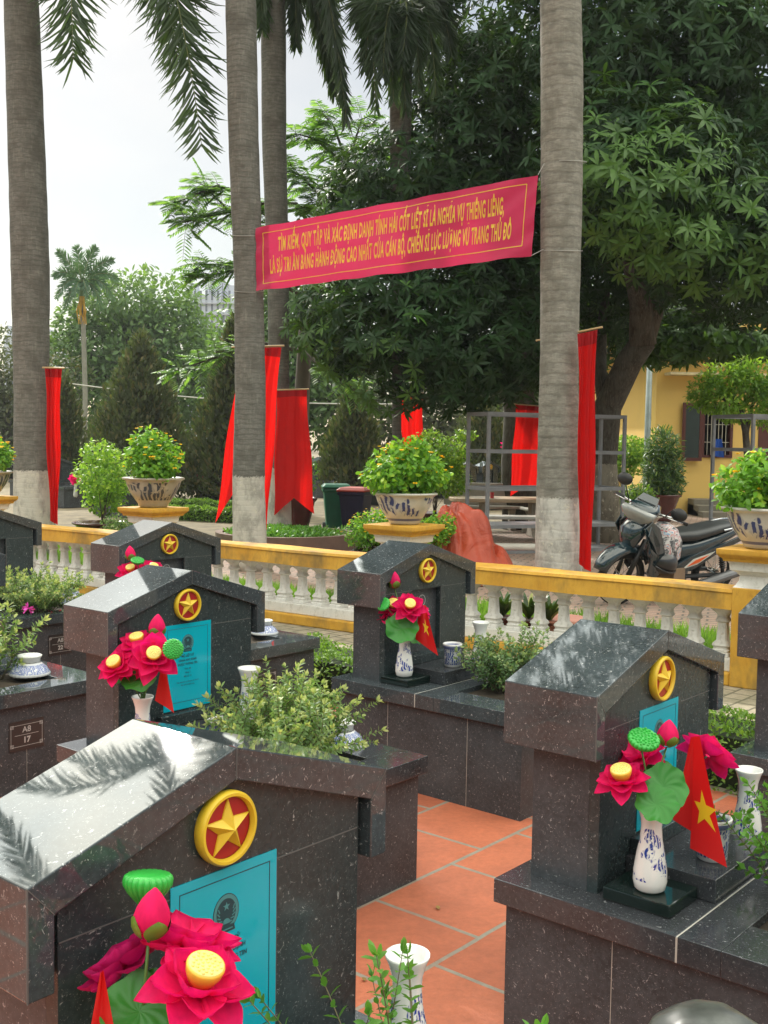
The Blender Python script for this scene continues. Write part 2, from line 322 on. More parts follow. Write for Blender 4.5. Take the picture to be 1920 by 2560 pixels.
def make_tomb(label, plaque=None, foot=None):
    t = empty('tomb', label=label, cat='tomb')
    th = .042; td = .052
    b = MB()
    out = [(0, ZB), (0, ZE), (W_/2, ZR), (W_, ZE), (W_, ZB), (W_-th, ZB), (W_-th, ZE-td+.004), (W_/2, ZR-td), (th, ZE-td+.004), (th, ZB)]
    n = len(out)
    b.v = [(x, y, z) for x in (0, D_) for y, z in out]
    quads = [(0, 1, 8, 9), (1, 2, 7, 8), (2, 3, 6, 7), (3, 4, 5, 6)]
    b.f = [tuple(reversed(q)) for q in quads] + [tuple(i+n for i in q) for q in quads] + [(i, (i+1) % n, (i+1) % n+n, i+n) for i in range(n)]
    b.mi = [0]*len(b.f)
    b.box(.004, .05, th-.002, W_-th+.002, ZB+.006, ZE-td)
    hood = build(b, 'hood', g_pol, t, bevel=.0022)
    b = MB()                                                   # pale mitre and edge joints
    b.box(D_-.001, D_+.0008, W_/2-.0009, W_/2+.0009, ZR-td, ZR+.0004)
    b.box(D_-.0022, D_+.0008, -.0008, .0012, ZB, ZE+.0004)
    for s_, y0 in ((1, 0), (-1, W_)):
        b.prism([(y0, ZE-.001), (y0, ZE+.0012), (y0+s_*th, ZE-td+.005), (y0+s_*th, ZE-td+.003)], D_-.001, D_+.0006, lambda p, q, x: (x, p, q))
    build(b, 'joint', grout_d, hood)
    # column: back block, then the facing panels round the niche
    b = MB(); cy = .058
    gz = lambda y: ZE-td+.012+(ZR-ZE)*(1-abs(y-W_/2)/(W_/2))
    xb = XF-.03
    b.prism([(cy, ZS), (W_-cy, ZS), (W_-cy, gz(W_-cy)), (W_/2, gz(W_/2)), (cy, gz(cy))], .055, xb, lambda p, q, x: (x, p, q))
    b.m = 1
    ny0, ny1, nz0, nz1 = .256, .478, .548, .85
    P = lambda poly, x1=XF: b.prism(poly, xb+.0005, x1, lambda p, q, x: (x, p, q))
    P([(cy, ZS), (ny0-.001, ZS), (ny0-.001, nz1), (cy, nz1)]); P([(ny1+.001, ZS), (W_-cy, ZS), (W_-cy, nz1), (ny1+.001, nz1)])
    P([(ny0, ZS), (ny1, ZS), (ny1, nz0), (ny0, nz0)])
    P([(cy, nz1+.0015), (W_-cy, nz1+.0015), (W_-cy, gz(W_-cy)), (W_/2, gz(W_/2)), (cy, gz(cy))])
    if plaque is not None: P([(ny0+.001, nz0+.001), (ny1-.001, nz0+.001), (ny1-.001, nz1-.001), (ny0+.001, nz1-.001)], XF-.001)
    column = build(b, 'column', [g_wall, g_face], t)
    b = MB(); b.box(XF-.002, XF+.0006, ny1+.0005, W_-cy-.002, nz1-.0002, nz1+.0022); b.box(XF-.002, XF+.0006, cy+.002, ny0-.0005, nz1-.0002, nz1+.0018); b.box(XF-.004, XF+.0007, ny1-.0004, ny1+.0016, ZS+.02, nz1)
    build(b, 'joint', grout_d, column)
    if plaque is None:                                          # engraved wreath and lines inside the niche
        b = MB()
        for k in range(26):
            a = k*2*math.pi/26; b.box(-.0016, .0016, -.0035, .0035, 0, .0006, face_M(.367+.026*math.cos(a), .79+.026*math.sin(a), xb+.0006) @ Matrix.Rotation(a, 4, 'Z'))
        b.prism([(p*.9, q*.9) for p, q in star_poly(.014)], .0006, .0012, lambda p, q, x: (xb+x, .367+p, .79+q))
        for z, w in ((.735, .06), (.72, .045), (.69, .03), (.672, .03), (.654, .032), (.615, .07), (.603, .055)): b.box(xb+.0006, xb+.0012, .367-w, .367+w, z-.0022, z+.0022)
        build(b, 'engraving', ink_w, column)
    else:
        b = MB(); b.box(XF+.0005, XF+.0022, .2535, .4765, .552, .8685)
        pl = build(b, 'plaque', paper, t)
        xi = XF+.0027
        b = MB(); y0, y1, z0, z1 = .270, .461, .578, .853; lw = .0007
        b.box(xi-.0004, xi, y0, y1, z0, z0+2*lw); b.box(xi-.0004, xi, y0, y1, z1-2*lw, z1); b.box(xi-.0004, xi, y0, y0+2*lw, z0, z1); b.box(xi-.0004, xi, y1-2*lw, y1, z0, z1)
        build(b, 'border', ink_d, pl)
        em = MB(); ec = (.365, .796)
        def disc(R, x, col, rz=1.12):
            em.m = col; em.prism([(R*math.cos(a), R*rz*math.sin(a)) for a in [2*math.pi*k/40 for k in range(40)]], 0, .00022, lambda p, q, s_: (xi-.0004+x+s_, ec[0]+p, ec[1]+q))
        disc(.0275, .0, 0); disc(.0262, .00025, 1); disc(.0205, .0005, 0)
        em.m = 1
        em.prism(star_poly(.0078), 0, .0002, lambda p, q, s_: (xi+.0005+s_, ec[0]+p, ec[1]+.010+q))
        em.prism([(.0085*math.cos(a), .0085*math.sin(a)) for a in [math.pi*k/12 for k in range(13)]], 0, .0002, lambda p, q, s_: (xi+.0005+s_, ec[0]+p, ec[1]-.018+q))
        for sg in (-1, 1):
            for k in range(5):
                a = math.radians(-60+k*20); em.cbox((0, 0, 0), (.0075, .002, .0002), face_M(ec[0]+sg*.0165*math.cos(a), ec[1]+.018*math.sin(a), xi+.0006) @ Matrix.Rotation(sg*(a+.8), 4, 'Z'))
        em.m = 0; em.prism([(-.019, -.032), (.019, -.032), (.0165, -.0215), (-.0165, -.0215)], 0, .00025, lambda p, q, s_: (xi+.0003+s_, ec[0]+p, ec[1]+q))
        em.m = 1; em.prism([(-.0135, -.0285), (.0135, -.0285), (.013, -.0265), (-.013, -.0265)], 0, .0002, lambda p, q, s_: (xi+.0006+s_, ec[0]+p, ec[1]+q))
        build(em, 'printed_emblem', [ink_d, plain('plaque_ink_light', (.06, .22, .24), .4)], pl, fix=True)
        rows = [('MỘ LIỆT SỸ', .748, .0125, .0003), ('CHƯA XÁC ĐỊNH', .7325, .0112, .0003), ('ĐƯỢC THÔNG TIN', .7175, .0112, .0003)]
        rows += [(s_, z, .0095, .00015) for s_, z in zip(plaque, (.700, .686, .672))]
        rows += [('Thân nhân nếu có thông tin xin liên hệ', .652, .0072, .0001), ('Ban quản lý nghĩa trang', .641, .0072, .0001)]
        for s_, z, sz, bo in rows: text_mesh('lettering', s_, sz, ink_d, pl, face_M(.365, z, xi+.0002), bold=bo, xs=.92)
    # round star emblem
    e = MB(); ec = (.357, .9385); R = .059
    e.lathe([(R-.002, 0), (R, .006), (R, .017), (R-.003, .021), (R-.0075, .021), (R-.010, .016), (R-.0105, .012)], 56, (0, 0, 0), face_M(*ec, XF+.0004), cap=False)
    ring = build(e, 'star_emblem', paint_y, t, autos=.9)
    e = MB(); e.lathe([(R-.012, 0), (R-.0105, .0105), (.001, .0115)], 56, (0, 0, 0), face_M(*ec, XF+.001)); build(e, 'emblem_field', paint_r, ring, smooth=False)
    e = MB(); sp_ = star_poly(R-.0105, .42)
    vs = [(p, q, .010) for p, q in sp_] + [(p*.97, q*.97, .0135) for p, q in sp_] + [(0, 0, .030)]
    fs = [(i, (i+1) % 10, (i+1) % 10+10, i+10) for i in range(10)] + [(i+10, (i+1) % 10+10, 20) for i in range(10)]
    e.add(vs, fs, face_M(*ec, XF+.001)); build(e, 'star', paint_y, ring)
    # base, slab with a planting hole
    b = MB(); gi = .024; y0, y1 = -.03, W_+.03
    b.box(gi, LB-gi, y0+gi, y1-gi, 0, ZS-TS-.0003)
    base = build(b, 'base', g_wall, t)
    b = MB(); hx0, hx1, hy0, hy1 = .60, .93, .14, .60
    for x0, x1, q0, q1 in ((0, .495, y0, y1), (.4975, hx0, y0, y1), (hx0+.0005, hx1-.0005, y0, hy0), (hx0+.0005, hx1-.0005, hy1, y1), (hx1, LB, y0, y1)): b.box(x0, x1, q0, q1, ZS-TS, ZS)
    slab = build(b, 'slab', g_pol if plaque is None else g_slab, t, bevel=.0018)
    b = MB(); b.box(.494, .4985, y0+.0015, y1-.0015, ZS-TS+.001, ZS-.0006); b.box(.494, .4985, y0-.0006, y0+.002, ZS-TS+.001, ZS-.002)
    b.box(gi+.30, gi+.3018, y0+gi-.0005, y0+gi+.003, 0, ZS-TS-.001); b.box(gi+.74, gi+.7418, y0+gi-.0005, y0+gi+.003, 0, ZS-TS-.001)
    b.box(LB-gi-.003, LB-gi+.0006, .371, .3722, 0, .2)
    build(b, 'joint', grout, slab)
    b = MB(); b.grid(lambda u, v: (hx0+(hx1-hx0)*u, hy0+(hy1-hy0)*v, ZS-.022+.012*math.sin(9*u)*math.cos(7*v)), 10, 10); build(b, 'soil', soil, t, fix=False, smooth=True)
    b = MB(); b.box(XF+.001, .487, .2, .532, ZS+.0005, ZS+.058); build(b, 'offering_step', g_slab, t, bevel=.002)
    b = MB(); b.box(XF+.001, .278, .222, .512, ZS+.0585, ZS+.098); build(b, 'ledge', g_face, t, bevel=.002)
    # foot plate
    xf = LB-gi
    b = MB(); b.box(xf+.0004, xf+.003, .285, .455, .185, .315); fp = build(b, 'foot_plate', plain('foot_plate_stone', (.035, .03, .03), .3), t)
    b = MB(); x_ = xf+.0032
    for q0, q1, z0, z1 in ((.298, .442, .2955, .297), (.298, .442, .2025, .204), (.293, .2945, .208, .292), (.4455, .447, .208, .292), (.312, .428, .2515, .253)): b.box(x_-.0004, x_+.0004, q0, q1, z0, z1)
    for yc in (.2985, .4415):
        for zc in (.208, .292):
            for k in (.004, .0075): 
                b.box(x_-.0004, x_+.0004, yc-k, yc+k, zc+k-.0012, zc+k); b.box(x_-.0004, x_+.0004, yc-k, yc+k, zc-k, zc-k+.0012); b.box(x_-.0004, x_+.0004, yc-k, yc-k+.0012, zc-k+.0013, zc+k-.0013); b.box(x_-.0004, x_+.0004, yc+k-.0012, yc+k, zc-k+.0013, zc+k-.0013)
    build(b, 'plate_border', ink_w, fp)
    if foot:
        text_mesh('lettering', foot[0], .036, ink_w, fp, face_M(.370, .274, x_+.0003), bold=.0004)
        text_mesh('lettering', foot[1], .036, ink_w, fp, face_M(.370, .228, x_+.0003), bold=.0012)
    return t
g_slab = granite('granite_slab', (.030, .033, .038), .10, .7, .85, (.34, .35, .36), 1.0, .6)
TP = {1: (-.667, 1.594), 2: (-1.142, 3.913), 3: (-.214, 5.109), 4: (.312, 2.757), 5: (-1.658, 6.215), 6: (1.283, 3.948), 7: (-3.049, 7.223), 8: (-2.578, 5.120)}
specs = {1: ('tomb nearest the camera, its bright roof mirroring palm fronds above a blue plaque', ['Khu: A8', 'Hàng: 1', 'Mộ số: 17'], None),
         2: ('dark tomb with a blue plaque just behind the nearest roof, bushy plant on it', ['Khu: A8', 'Hàng: 2', 'Mộ số: 12'], None),
         3: ('dark tomb with a bare recessed niche standing before the long balustrade', None, None),
         4: ('dark tomb at right, blue plaque half hidden by a bouquet and star flag', ['Khu: A8', 'Hàng: 1', 'Mộ số: 16'], None),
         5: ('small looking dark tomb behind the second blue plaque tomb, hiding the rail', None, None),
         6: ('dark granite tomb cut off by the right edge of the photo beside the yellow pillar', None, None),
         7: ('dark tomb cut off by the left edge before the white balusters', None, ('A8', '22')),
         8: ('dark tomb base with foot plate A8 17 at the left edge', None, ('A8', '17'))}
tombs = {}
for k, (lab, pq, ft) in specs.items():
    t = make_tomb(lab, pq, ft); t.location = (*TP[k], 0); t.rotation_euler = (0, 0, -YAW); tombs[k] = t; t['group'] = 'black granite tombs'
# ------------------------------------------------------------------ vases, stands, pots, bouquets
VP = [(.0, 0), (.031, .0), (.037, .006), (.041, .025), (.040, .05), (.034, .09), (.027, .125), (.0245, .155), (.026, .175), (.033, .198), (.0375, .208), (.0375, .212), (.034, .210), (.024, .175), (.022, .13), (0, .12)]
def vase(loc, label, group='white vases with blue flowers on the tombs', sc=1, rz=0, mat=None):
    b = MB(); b.lathe([(r*sc, z*sc) for r, z in VP[1:]], 40, cap=True)
    o = build(b, 'vase', mat or white_c, smooth=True, loc=loc, rz=rz); tag(o, label, 'vase', group); return o
POTP = [(.0, 0), (.034, 0), (.038, .004), (.040, .05), (.041, .088), (.046, .094), (.047, .102), (.044, .106), (.039, .103), (.037, .085)]
def joss_pot(loc, label):
    b = MB(); b.lathe(POTP[1:], 36, cap=False); o = build(b, 'incense_pot', pot_s, smooth=True, loc=loc); tag(o, label, 'pot', 'small blue and white incense pots')
    b = MB(); b.lathe([(.0375, .088), (.02, .091), (.001, .092)], 24); build(b, 'sand', soil, o)
    b = MB(); b.lathe([(.047, .1035), (.0475, .106), (.043, .108), (.0425, .105)], 36, cap=False); build(b, 'rim', plain('pot_rim_white', (.75, .76, .76), .15), o, smooth=True)
    return o
def urn(loc, label, sc=1, rz=0):
    b = MB(); w = lambda a: 1+.012*math.cos(2*math.pi*a*26)
    b.lathe([(.086*sc, 0), (.089*sc, .006*sc), (.084*sc, .014*sc)], 104, wob=w, cap=False)
    b.lathe([(.084*sc, .014*sc), (.072*sc, .034*sc), (.052*sc, .05*sc), (.047*sc, .054*sc)], 48, cap=False)
    o = build(b, 'upturned_bowl', urn_m, smooth=True, loc=loc, rz=rz); tag(o, label, 'bowl', 'blue and white upturned bowls on the slabs')
    b = MB(); b.lathe([(.046*sc, .052*sc), (.046*sc, .07*sc), (.052*sc, .078*sc), (.054*sc, .084*sc), (.049*sc, .086*sc), (.044*sc, .08*sc), (.002, .079*sc)], 40)
    build(b, 'collar', plain('glazed_white', (.70, .72, .70), .12), o, smooth=True)
def frame(d, up=Vector((0, 0, 1))):
    d = Vector(d).normalized(); x = up.cross(d)
    if x.length < 1e-3: x = Vector((1, 0, 0))
    x.normalize(); y = d.cross(x); return Matrix((x, y, d)).transposed()
def petal_grid(b, M, az, th0, th1, L, Wd, cup=.35, nu=8, nv=14, jag=.0, curl=0):
    pts = []; r = .006; h = 0; r0, h0 = r, h
    path = [(r, h)]
    for k in range(nv):
        a = math.radians(th0+(th1-th0)*(k+.5)/nv + (curl if k > nv*.7 else 0)); r += math.sin(a)*L/nv; h += math.cos(a)*L/nv; path.append((r, h))
    ca, sa = math.cos(az), math.sin(az)
    vs = []
    for j in range(nv+1):
        t = j/nv; rr, hh = path[j]; w = Wd*.5*(min(1, .22+1.9*t)**.8)*max(0, 1-max(0, (t-.42)/.58)**2.2)**.9+.0004
        w = max(w, .0008)
        a = math.radians(th0+(th1-th0)*t); nx, nz_ = -math.cos(a), math.sin(a)          # normal toward the axis
        for i in range(nu+1):
            s_ = -1+2*i/nu; c = cup*w*s_*s_ + .0011*math.sin(i*2.7+j*1.3+az*5)
            q = (rr+nx*c, s_*w, hh+nz_*c)
            vs.append(M @ Vector((q[0]*ca-q[1]*sa, q[0]*sa+q[1]*ca, q[2])))
    b.add(vs, [(j*(nu+1)+i, j*(nu+1)+i+1, (j+1)*(nu+1)+i+1, (j+1)*(nu+1)+i) for j in range(nv) for i in range(nu)])
def lotus(parent, c, d, R=.066, mat=None, head=True, openn=1.0, seed=0):
    rr = random.Random(seed); M = Matrix.Translation(c) @ frame(d).to_4x4(); b = MB()
    for n, t0, t1, L, w, cu in ((4, 90, 12, .84, .86, .7), (5, 106, 36, 1.02, .88, .62), (6, 118, 64, 1.16, .80, .55)):
        off = rr.random()*6
        for k in range(n): petal_grid(b, M, off+k*2*math.pi/n+rr.uniform(-.12, .12), t0, t1*openn+rr.uniform(-8, 8), R*L*rr.uniform(.92, 1.05), R*w, cu, curl=rr.uniform(-10, 25))
    o = build(b, 'lotus_flower', mat or petal_m, parent, smooth=True, fix=False)
    if head:
        b = MB(); b.lathe([(.010, .004), (.017, .010), (.0235, .024), (.0255, .034), (.0245, .0375)], 32, M=M); s_ = build(b, 'seed_head', lotus_y, o, smooth=True)
        b = MB(); b.lathe([(.0245, .037), (.022, .0385), (.001, .0385)], 32, M=M)
        for q in range(34):
            a = q*2.39996; rad = .0205*math.sqrt((q+.5)/34); b.ball((rad*math.cos(a), rad*math.sin(a), .0385), .0022, 8, 5, M=M)
        build(b, 'seeds', lotus_yt, s_, smooth=True)
    return o
def bud(parent, c, d, L=.075, R=.024):
    M = Matrix.Translation(c) @ frame(d).to_4x4(); b = MB()
    for az in (0, 2.09, 4.19):
        rs = []
    prof = [(.3, 0), (.72, .1), (.95, .25), (1.0, .38), (.9, .55), (.66, .74), (.38, .88), (.12, .98), (.02, 1)]
    n = 30; rs = []
    for r, z in prof: rs.append([(R*r*(1+.07*abs(math.sin(1.5*(2*math.pi*i/n)+z*1.6)))*math.cos(2*math.pi*i/n), R*r*(1+.07*abs(math.sin(1.5*(2*math.pi*i/n)+z*1.6)))*math.sin(2*math.pi*i/n), L*z) for i in range(n)])
    b.rings(rs, True, True, M); o = build(b, 'lotus_bud', petal_m, parent, smooth=True)
    b = MB()
    for k in range(4):
        az = .4+k*math.pi/2
        def fn(u, v, az=az):
            t = v; s_ = (u-.5)*2; w = math.sin(math.pi*(.12+.88*t))**.7*.85; a = az+s_*w*.85; r = R*(np.interp(t*.52, [p[1] for p in prof], [p[0] for p in prof])*1.08+.05); return (r*math.cos(a), r*math.sin(a), L*t*.5-.003)
        b.grid(fn, 6, 8, M)
    build(b, 'sepals', sepal_m, o, smooth=True, fix=False); return o
def pod(parent, c, d, R=.033, h=.036, mat=None, bumps=True):
    M = Matrix.Translation(c) @ frame(d).to_4x4(); b = MB(); w = lambda a: 1+.10*abs(math.sin(math.pi*a*22))**.7-.05
    b.lathe([(R*.12, -h), (R*.42, -h*.72), (R*.78, -h*.42), (R*.98, -h*.16), (R*1.0, 0), (R*.95, h*.1), (R*.86, h*.16)], 220, M=M, wob=w)
    o = build(b, 'seed_pod', mat or lotus_g, parent, smooth=True); b = MB()
    b.lathe([(R*.88, h*.13), (R*.6, h*.17), (.001, h*.17)], 40, M=M)
    if bumps:
        for q in range(46):
            a = q*2.39996; rad = R*.86*math.sqrt((q+.5)/46); b.ball((rad*math.cos(a), rad*math.sin(a), h*.18), R*.095, 7, 5, M=M)
    build(b, 'seeds', mat or lotus_g, o, smooth=True); return o
def pad(parent, c, d, R=.055, seed=1, wav=.16, cone=.15):
    rr = random.Random(seed); ph = [rr.uniform(0, 6) for _ in range(4)]; M = Matrix.Translation(c) @ frame(d).to_4x4(); b = MB(); n, m = 64, 12
    def P(k, i):
        t = k/m; a = 2*math.pi*i/n; wv = math.sin(3*a+ph[0])*.5+math.sin(5*a+ph[1])*.35+math.sin(8*a+ph[2])*.2
        rad = R*t*(1+.05*math.sin(7*a+ph[3])*t); return (rad*math.cos(a), rad*math.sin(a), R*(cone*t + wav*wv*t**2.2)+.0012*math.sin(a*11+t*9)*t)
    b.rings([[P(k, i) for i in range(n)] for k in range(m+1)], False, True, M)
    return build(b, 'lotus_leaf', pad_m, parent, smooth=True, fix=False)
def stems(parent, base, tips):
    b = MB()
    for i, tp in enumerate(tips):
        q = base + Vector((.006*math.cos(i*2.1), .006*math.sin(i*2.1), 0)); mid = q.lerp(tp, .5)+Vector((0, 0, .015))
        b.tube([q+V(0, 0, -.04), q, mid, tp], .0022, 7)
    build(b, 'stems', stem_m, parent, smooth=True)
def bouquet(vloc, label, items, group='artificial lotus bouquets'):
    mouth = Vector(vloc)+V(0, 0, .20); root = empty('lotus_bouquet', mouth, label=label, cat='bouquet', group=group); tips = []
    for i, it in enumerate(items):
        kind, ux, uy, Y, d = it[:5]; kw = it[5] if len(it) > 5 else {}
        c = U(ux, uy, Y)-mouth; tips.append(c-Vector(d).normalized()*(kw.pop('back', .0)+.004))
        if kind == 'f': lotus(root, c, d, seed=i+int(ux), **kw)
        elif kind == 'b': bud(root, c, d, **kw)
        elif kind == 'p': pod(root, c, d, **kw)
        elif kind == 'l': pad(root, c, d, seed=i+int(uy), **kw)
    stems(root, V(0, 0, 0), tips); return root
def surf_flag(name, label, fn, starc, group, cat='flag', nu=20, nv=26, R=.2, mat=None, asp=1):
    """cloth surface fn(s,t) -> world point; the star is mapped on the same surface, 1 mm proud on both sides"""
    o0 = fn(.5, 0.); root = empty(name, o0, label=label, cat=cat, group=group)
    b = MB(); b.grid(lambda u, v: fn(u, v)-o0, nu, nv); build(b, 'cloth', mat or flag_m, root, smooth=True, fix=False)
    if starc:
        def nrm_(s_, t): 
            e = .01; return ((fn(s_+e, t)-fn(s_-e, t)).cross(fn(s_, t+e)-fn(s_, t-e))).normalized()
        for sg in (1, -1):
            b = MB(); pts = star_poly(1, .4); K = 5; vs = [starc]; fs = []
            rows_ = [[(starc[0]+p*R*asp*k/K, starc[1]-q*R*k/K) for p, q in pts] for k in range(1, K+1)]
            vs = [starc]+[p for r in rows_ for p in r]
            fs = [(0, 1+i, 1+(i+1) % 10) for i in range(10)]+[(1+(k-1)*10+i, 1+k*10+i, 1+k*10+(i+1) % 10, 1+(k-1)*10+(i+1) % 10) for k in range(1, K) for i in range(10)]
            b.add([fn(s_, t)-o0+nrm_(s_, t)*.0012*sg for s_, t in vs], fs); build(b, 'star', flag_y, root, smooth=True, fix=False)
    return root
def lerp_flag(tl, tr, bl, br, amp, nf, ph=0, dirn=V(.3, -1, 0), sag=0, tail=0):
    def fn(s_, t):
        a = tl.lerp(tr, s_); c = bl.lerp(br, s_)
        if tail: c = c+V(0, 0, tail*(1-abs(2*s_-1)))
        p = a.lerp(c, t); f = amp*(math.sin(s_*nf*math.pi*2+ph+t*1.2)*(.35+.65*t)+.35*math.sin(s_*nf*4.6+t*4)); return p+dirn.normalized()*f
    return fn
toC = V(0, -1, .25)
va1 = tw(TP[1], .37, .10)+V(0, 0, ZS); vase(va1, 'white vase hidden low under the nearest lotus bouquet')
bouquet(va1, 'large pink lotus bouquet in front of the nearest blue plaque, ribbed green pod on top', [
    ('p', 320, 1899, 1.50, (.02, .15, 1), dict(R=.0335, h=.044, bumps=False, back=.04)), ('b', 322, 2022, 1.42, (.12, .02, 1), dict(L=.066, R=.0235)),
    ('f', 430, 2132, 1.37, (.28, -.22, .94), dict(R=.068, openn=1.2)), ('f', 405, 2040, 1.47, (.25, .2, .95), dict(R=.07, head=False, openn=.72)),
    ('f', 272, 2085, 1.49, (-.55, .1, .8), dict(R=.062, mat=petal_d, head=False, openn=.75)), ('l', 300, 2185, 1.42, (.2, -.6, .75), dict(R=.05)), ('l', 345, 2150, 1.47, (-.1, -.3, .9), dict(R=.045))])
surf_flag('small_flag', 'folded red satin flag at the bottom left beside the nearest bouquet', lerp_flag(U(217, 2098, 1.41), U(224, 2098, 1.405), U(180, 2300, 1.40), U(262, 2300, 1.36), .005, 1.2), None, 'small national flags')
va1b = tw(TP[1], .385, .66)+V(0, 0, ZS); vase(va1b, 'empty white vase with blue flowers at the bottom centre', rz=1.1, sc=1.04)
va4 = tw(TP[4], .365, .098)+V(0, 0, ZS+.034)
b = MB(); b.box(-.088, .088, -.077, .077, .0005, .033); o = build(b, 'vase_stand', blk, bevel=.004, loc=tuple(tw(TP[4], .357, .118)+V(0, 0, ZS)), rz=-YAW); tag(o, 'glossy black square stand under the vase of the bouquet at right', 'stand', 'black vase stands')
vase(va4, 'white vase with a small hole near its foot, on the black stand at right', rz=2.6)
bouquet(va4, 'pink lotus bouquet at right with a round green pod, a bud and two satin leaves', [
    ('f', 1378, 1632, 2.72, (-.35, -.25, .9), dict(R=.066, head=False)), ('p', 1391, 1596, 2.58, (.05, -.45, .9), dict(R=.037, h=.034, back=.03)),
    ('b', 1440, 1610, 2.64, (.08, .0, 1), dict(L=.064, R=.025)), ('f', 1345, 1688, 2.56, (-.22, -.30, .93), dict(R=.06, openn=1.2)),
    ('f', 1528, 1632, 2.78, (.55, .45, .6), dict(R=.072, head=False)), ('l', 1436, 1700, 2.58, (.12, -.75, .55), dict(R=.056, wav=.12)), ('l', 1418, 1738, 2.53, (-.05, -.7, .72), dict(R=.05, wav=.2)), ('l', 1410, 1668, 2.66, (-.2, -.1, .95), dict(R=.05))])
surf_flag('small_flag', 'red flag with a yellow star hanging beside the bouquet at right', lerp_flag(U(1497, 1590, 2.66), U(1512, 1591, 2.64), U(1490, 1832, 2.60), U(1566, 1871, 2.50), .006, .8, 1.5), (.60, .62), 'small national flags', R=.17, asp=2.9)
surf_flag('small_flag', 'red inner fold of the flag showing left of the star flag', lerp_flag(U(1492, 1592, 2.68), U(1500, 1591, 2.67), U(1452, 1770, 2.66), U(1500, 1800, 2.64), .004, .7), None, 'small national flags')
vase(tw(TP[4], .385, .645)+V(0, 0, ZS), 'empty white vase behind the star flag at right', rz=.4)
joss_pot(tw(TP[4], .42, .33)+V(0, 0, ZS+.0585), 'blue and white incense pot on the step behind the star flag at right')
va2 = tw(TP[2], .345, .085)+V(0, 0, ZS); vase(va2, 'white vase of the bouquet in front of the second blue plaque', rz=2.2)
bouquet(va2, 'pink lotus bouquet with three yellow centres beside the second blue plaque', [
    ('f', 298, 1392, 3.78, (-.1, -.35, .9), dict(R=.072)), ('f', 333, 1420, 3.66, (.12, -.72, .6), dict(R=.082)), ('f', 254, 1440, 3.70, (-.3, -.6, .7), dict(R=.066)),
    ('b', 338, 1375, 3.78, (.08, -.05, 1), dict(L=.08, R=.028)), ('p', 374, 1402, 3.62, (.2, -.85, .3), dict(R=.034, h=.03)), ('l', 302, 1470, 3.70, (-.1, -.5, .8), dict(R=.06)), ('l', 280, 1462, 3.78, (-.5, -.2, .8), dict(R=.05)),
    ('f', 290, 1452, 3.72, (-.1, -.9, .1), dict(R=.05, head=False))])
surf_flag('small_flag', 'plain red flag hanging behind the vase of the second blue plaque tomb', lerp_flag(U(348, 1440, 3.74), U(358, 1442, 3.72), U(334, 1512, 3.74), U(376, 1540, 3.66), .008, .8), None, 'small national flags')
vase(tw(TP[2], .37, .56)+V(0, 0, ZS+.001), 'empty white vase rising out of the bushy plant on the second tomb', sc=1.15)
joss_pot(tw(TP[2], .47, .33)+V(0, 0, ZS+.001), 'blue and white incense pot half buried in the bushy plant')
va3 = tw(TP[3], .33, .10)+V(0, 0, ZS+.034)
b = MB(); b.box(-.082, .082, -.082, .082, .0005, .033); o = build(b, 'vase_stand', blk, bevel=.004, loc=tuple(tw(TP[3], .322, .12)+V(0, 0, ZS)), rz=-YAW); tag(o, 'glossy black square stand under the vase on the tomb by the balustrade', 'stand', 'black vase stands')
vase(va3, 'white vase painted with blue lotus, standing on the tomb by the balustrade', rz=.9)
bouquet(va3, 'pink lotus bouquet with a tall bud on the tomb by the balustrade', [
    ('b', 852, 1270, 5.02, (-.02, 0, 1), dict(L=.078, R=.027)), ('p', 828, 1305, 4.95, (-.4, -.6, .45), dict(R=.032, h=.03)), ('f', 850, 1312, 5.0, (-.05, -.6, .75), dict(R=.062)), ('f', 884, 1312, 4.93, (.1, -.7, .65), dict(R=.07)),
    ('f', 905, 1318, 5.02, (.5, -.2, .7), dict(R=.055, head=False)), ('l', 868, 1357, 4.92, (0, -.8, .5), dict(R=.075)), ('l', 895, 1368, 4.98, (.4, -.6, .4), dict(R=.055)), ('f', 832, 1325, 5.02, (-.6, -.3, .4), dict(R=.045, head=False))])
surf_flag('small_flag', 'red star flag trailing from the bouquet on the tomb by the balustrade', lerp_flag(U(905, 1305, 5.0), U(920, 1308, 4.98), U(896, 1380, 4.97), U(946, 1416, 4.88), .010, .8), (.62, .52), 'small national flags', R=.2, asp=1.3)
joss_pot(tw(TP[3], .425, .34)+V(0, 0, ZS+.0585), 'blue and white incense pot on the step of the tomb by the balustrade')
vase(tw(TP[3], .40, .60)+V(0, 0, ZS+.001), 'empty white vase behind the incense pot by the balustrade', sc=1.1)
va5 = tw(TP[5], .345, .10)+V(0, 0, ZS); vase(va5, 'white vase behind the roof of the second blue plaque tomb')
bouquet(va5, 'pink lotus bouquet peeping over the roof of the second blue plaque tomb', [('b', 283, 1210, 6.0, (-.1, 0, 1), dict(L=.08, R=.028)), ('p', 297, 1210, 5.93, (.15, -.3, .9), dict(R=.036, h=.03)), ('f', 284, 1235, 5.98, (-.1, -.5, .8), dict(R=.08)), ('f', 330, 1232, 6.0, (.3, -.5, .8), dict(R=.07))])
urn(G(736, 1608, ZS), 'blue and white upturned bowl at the foot of the bushy plant'); urn(G(64, 1456, ZS), 'large blue and white upturned bowl on the slab above foot plate A8 17', 1.05)
urn(G(146, 1287, ZS), 'pale blue upturned bowl on the slab of the tomb at the left edge'); urn(G(571, 1368, ZS), 'white upturned bowl on the slab behind the second tomb', .9)
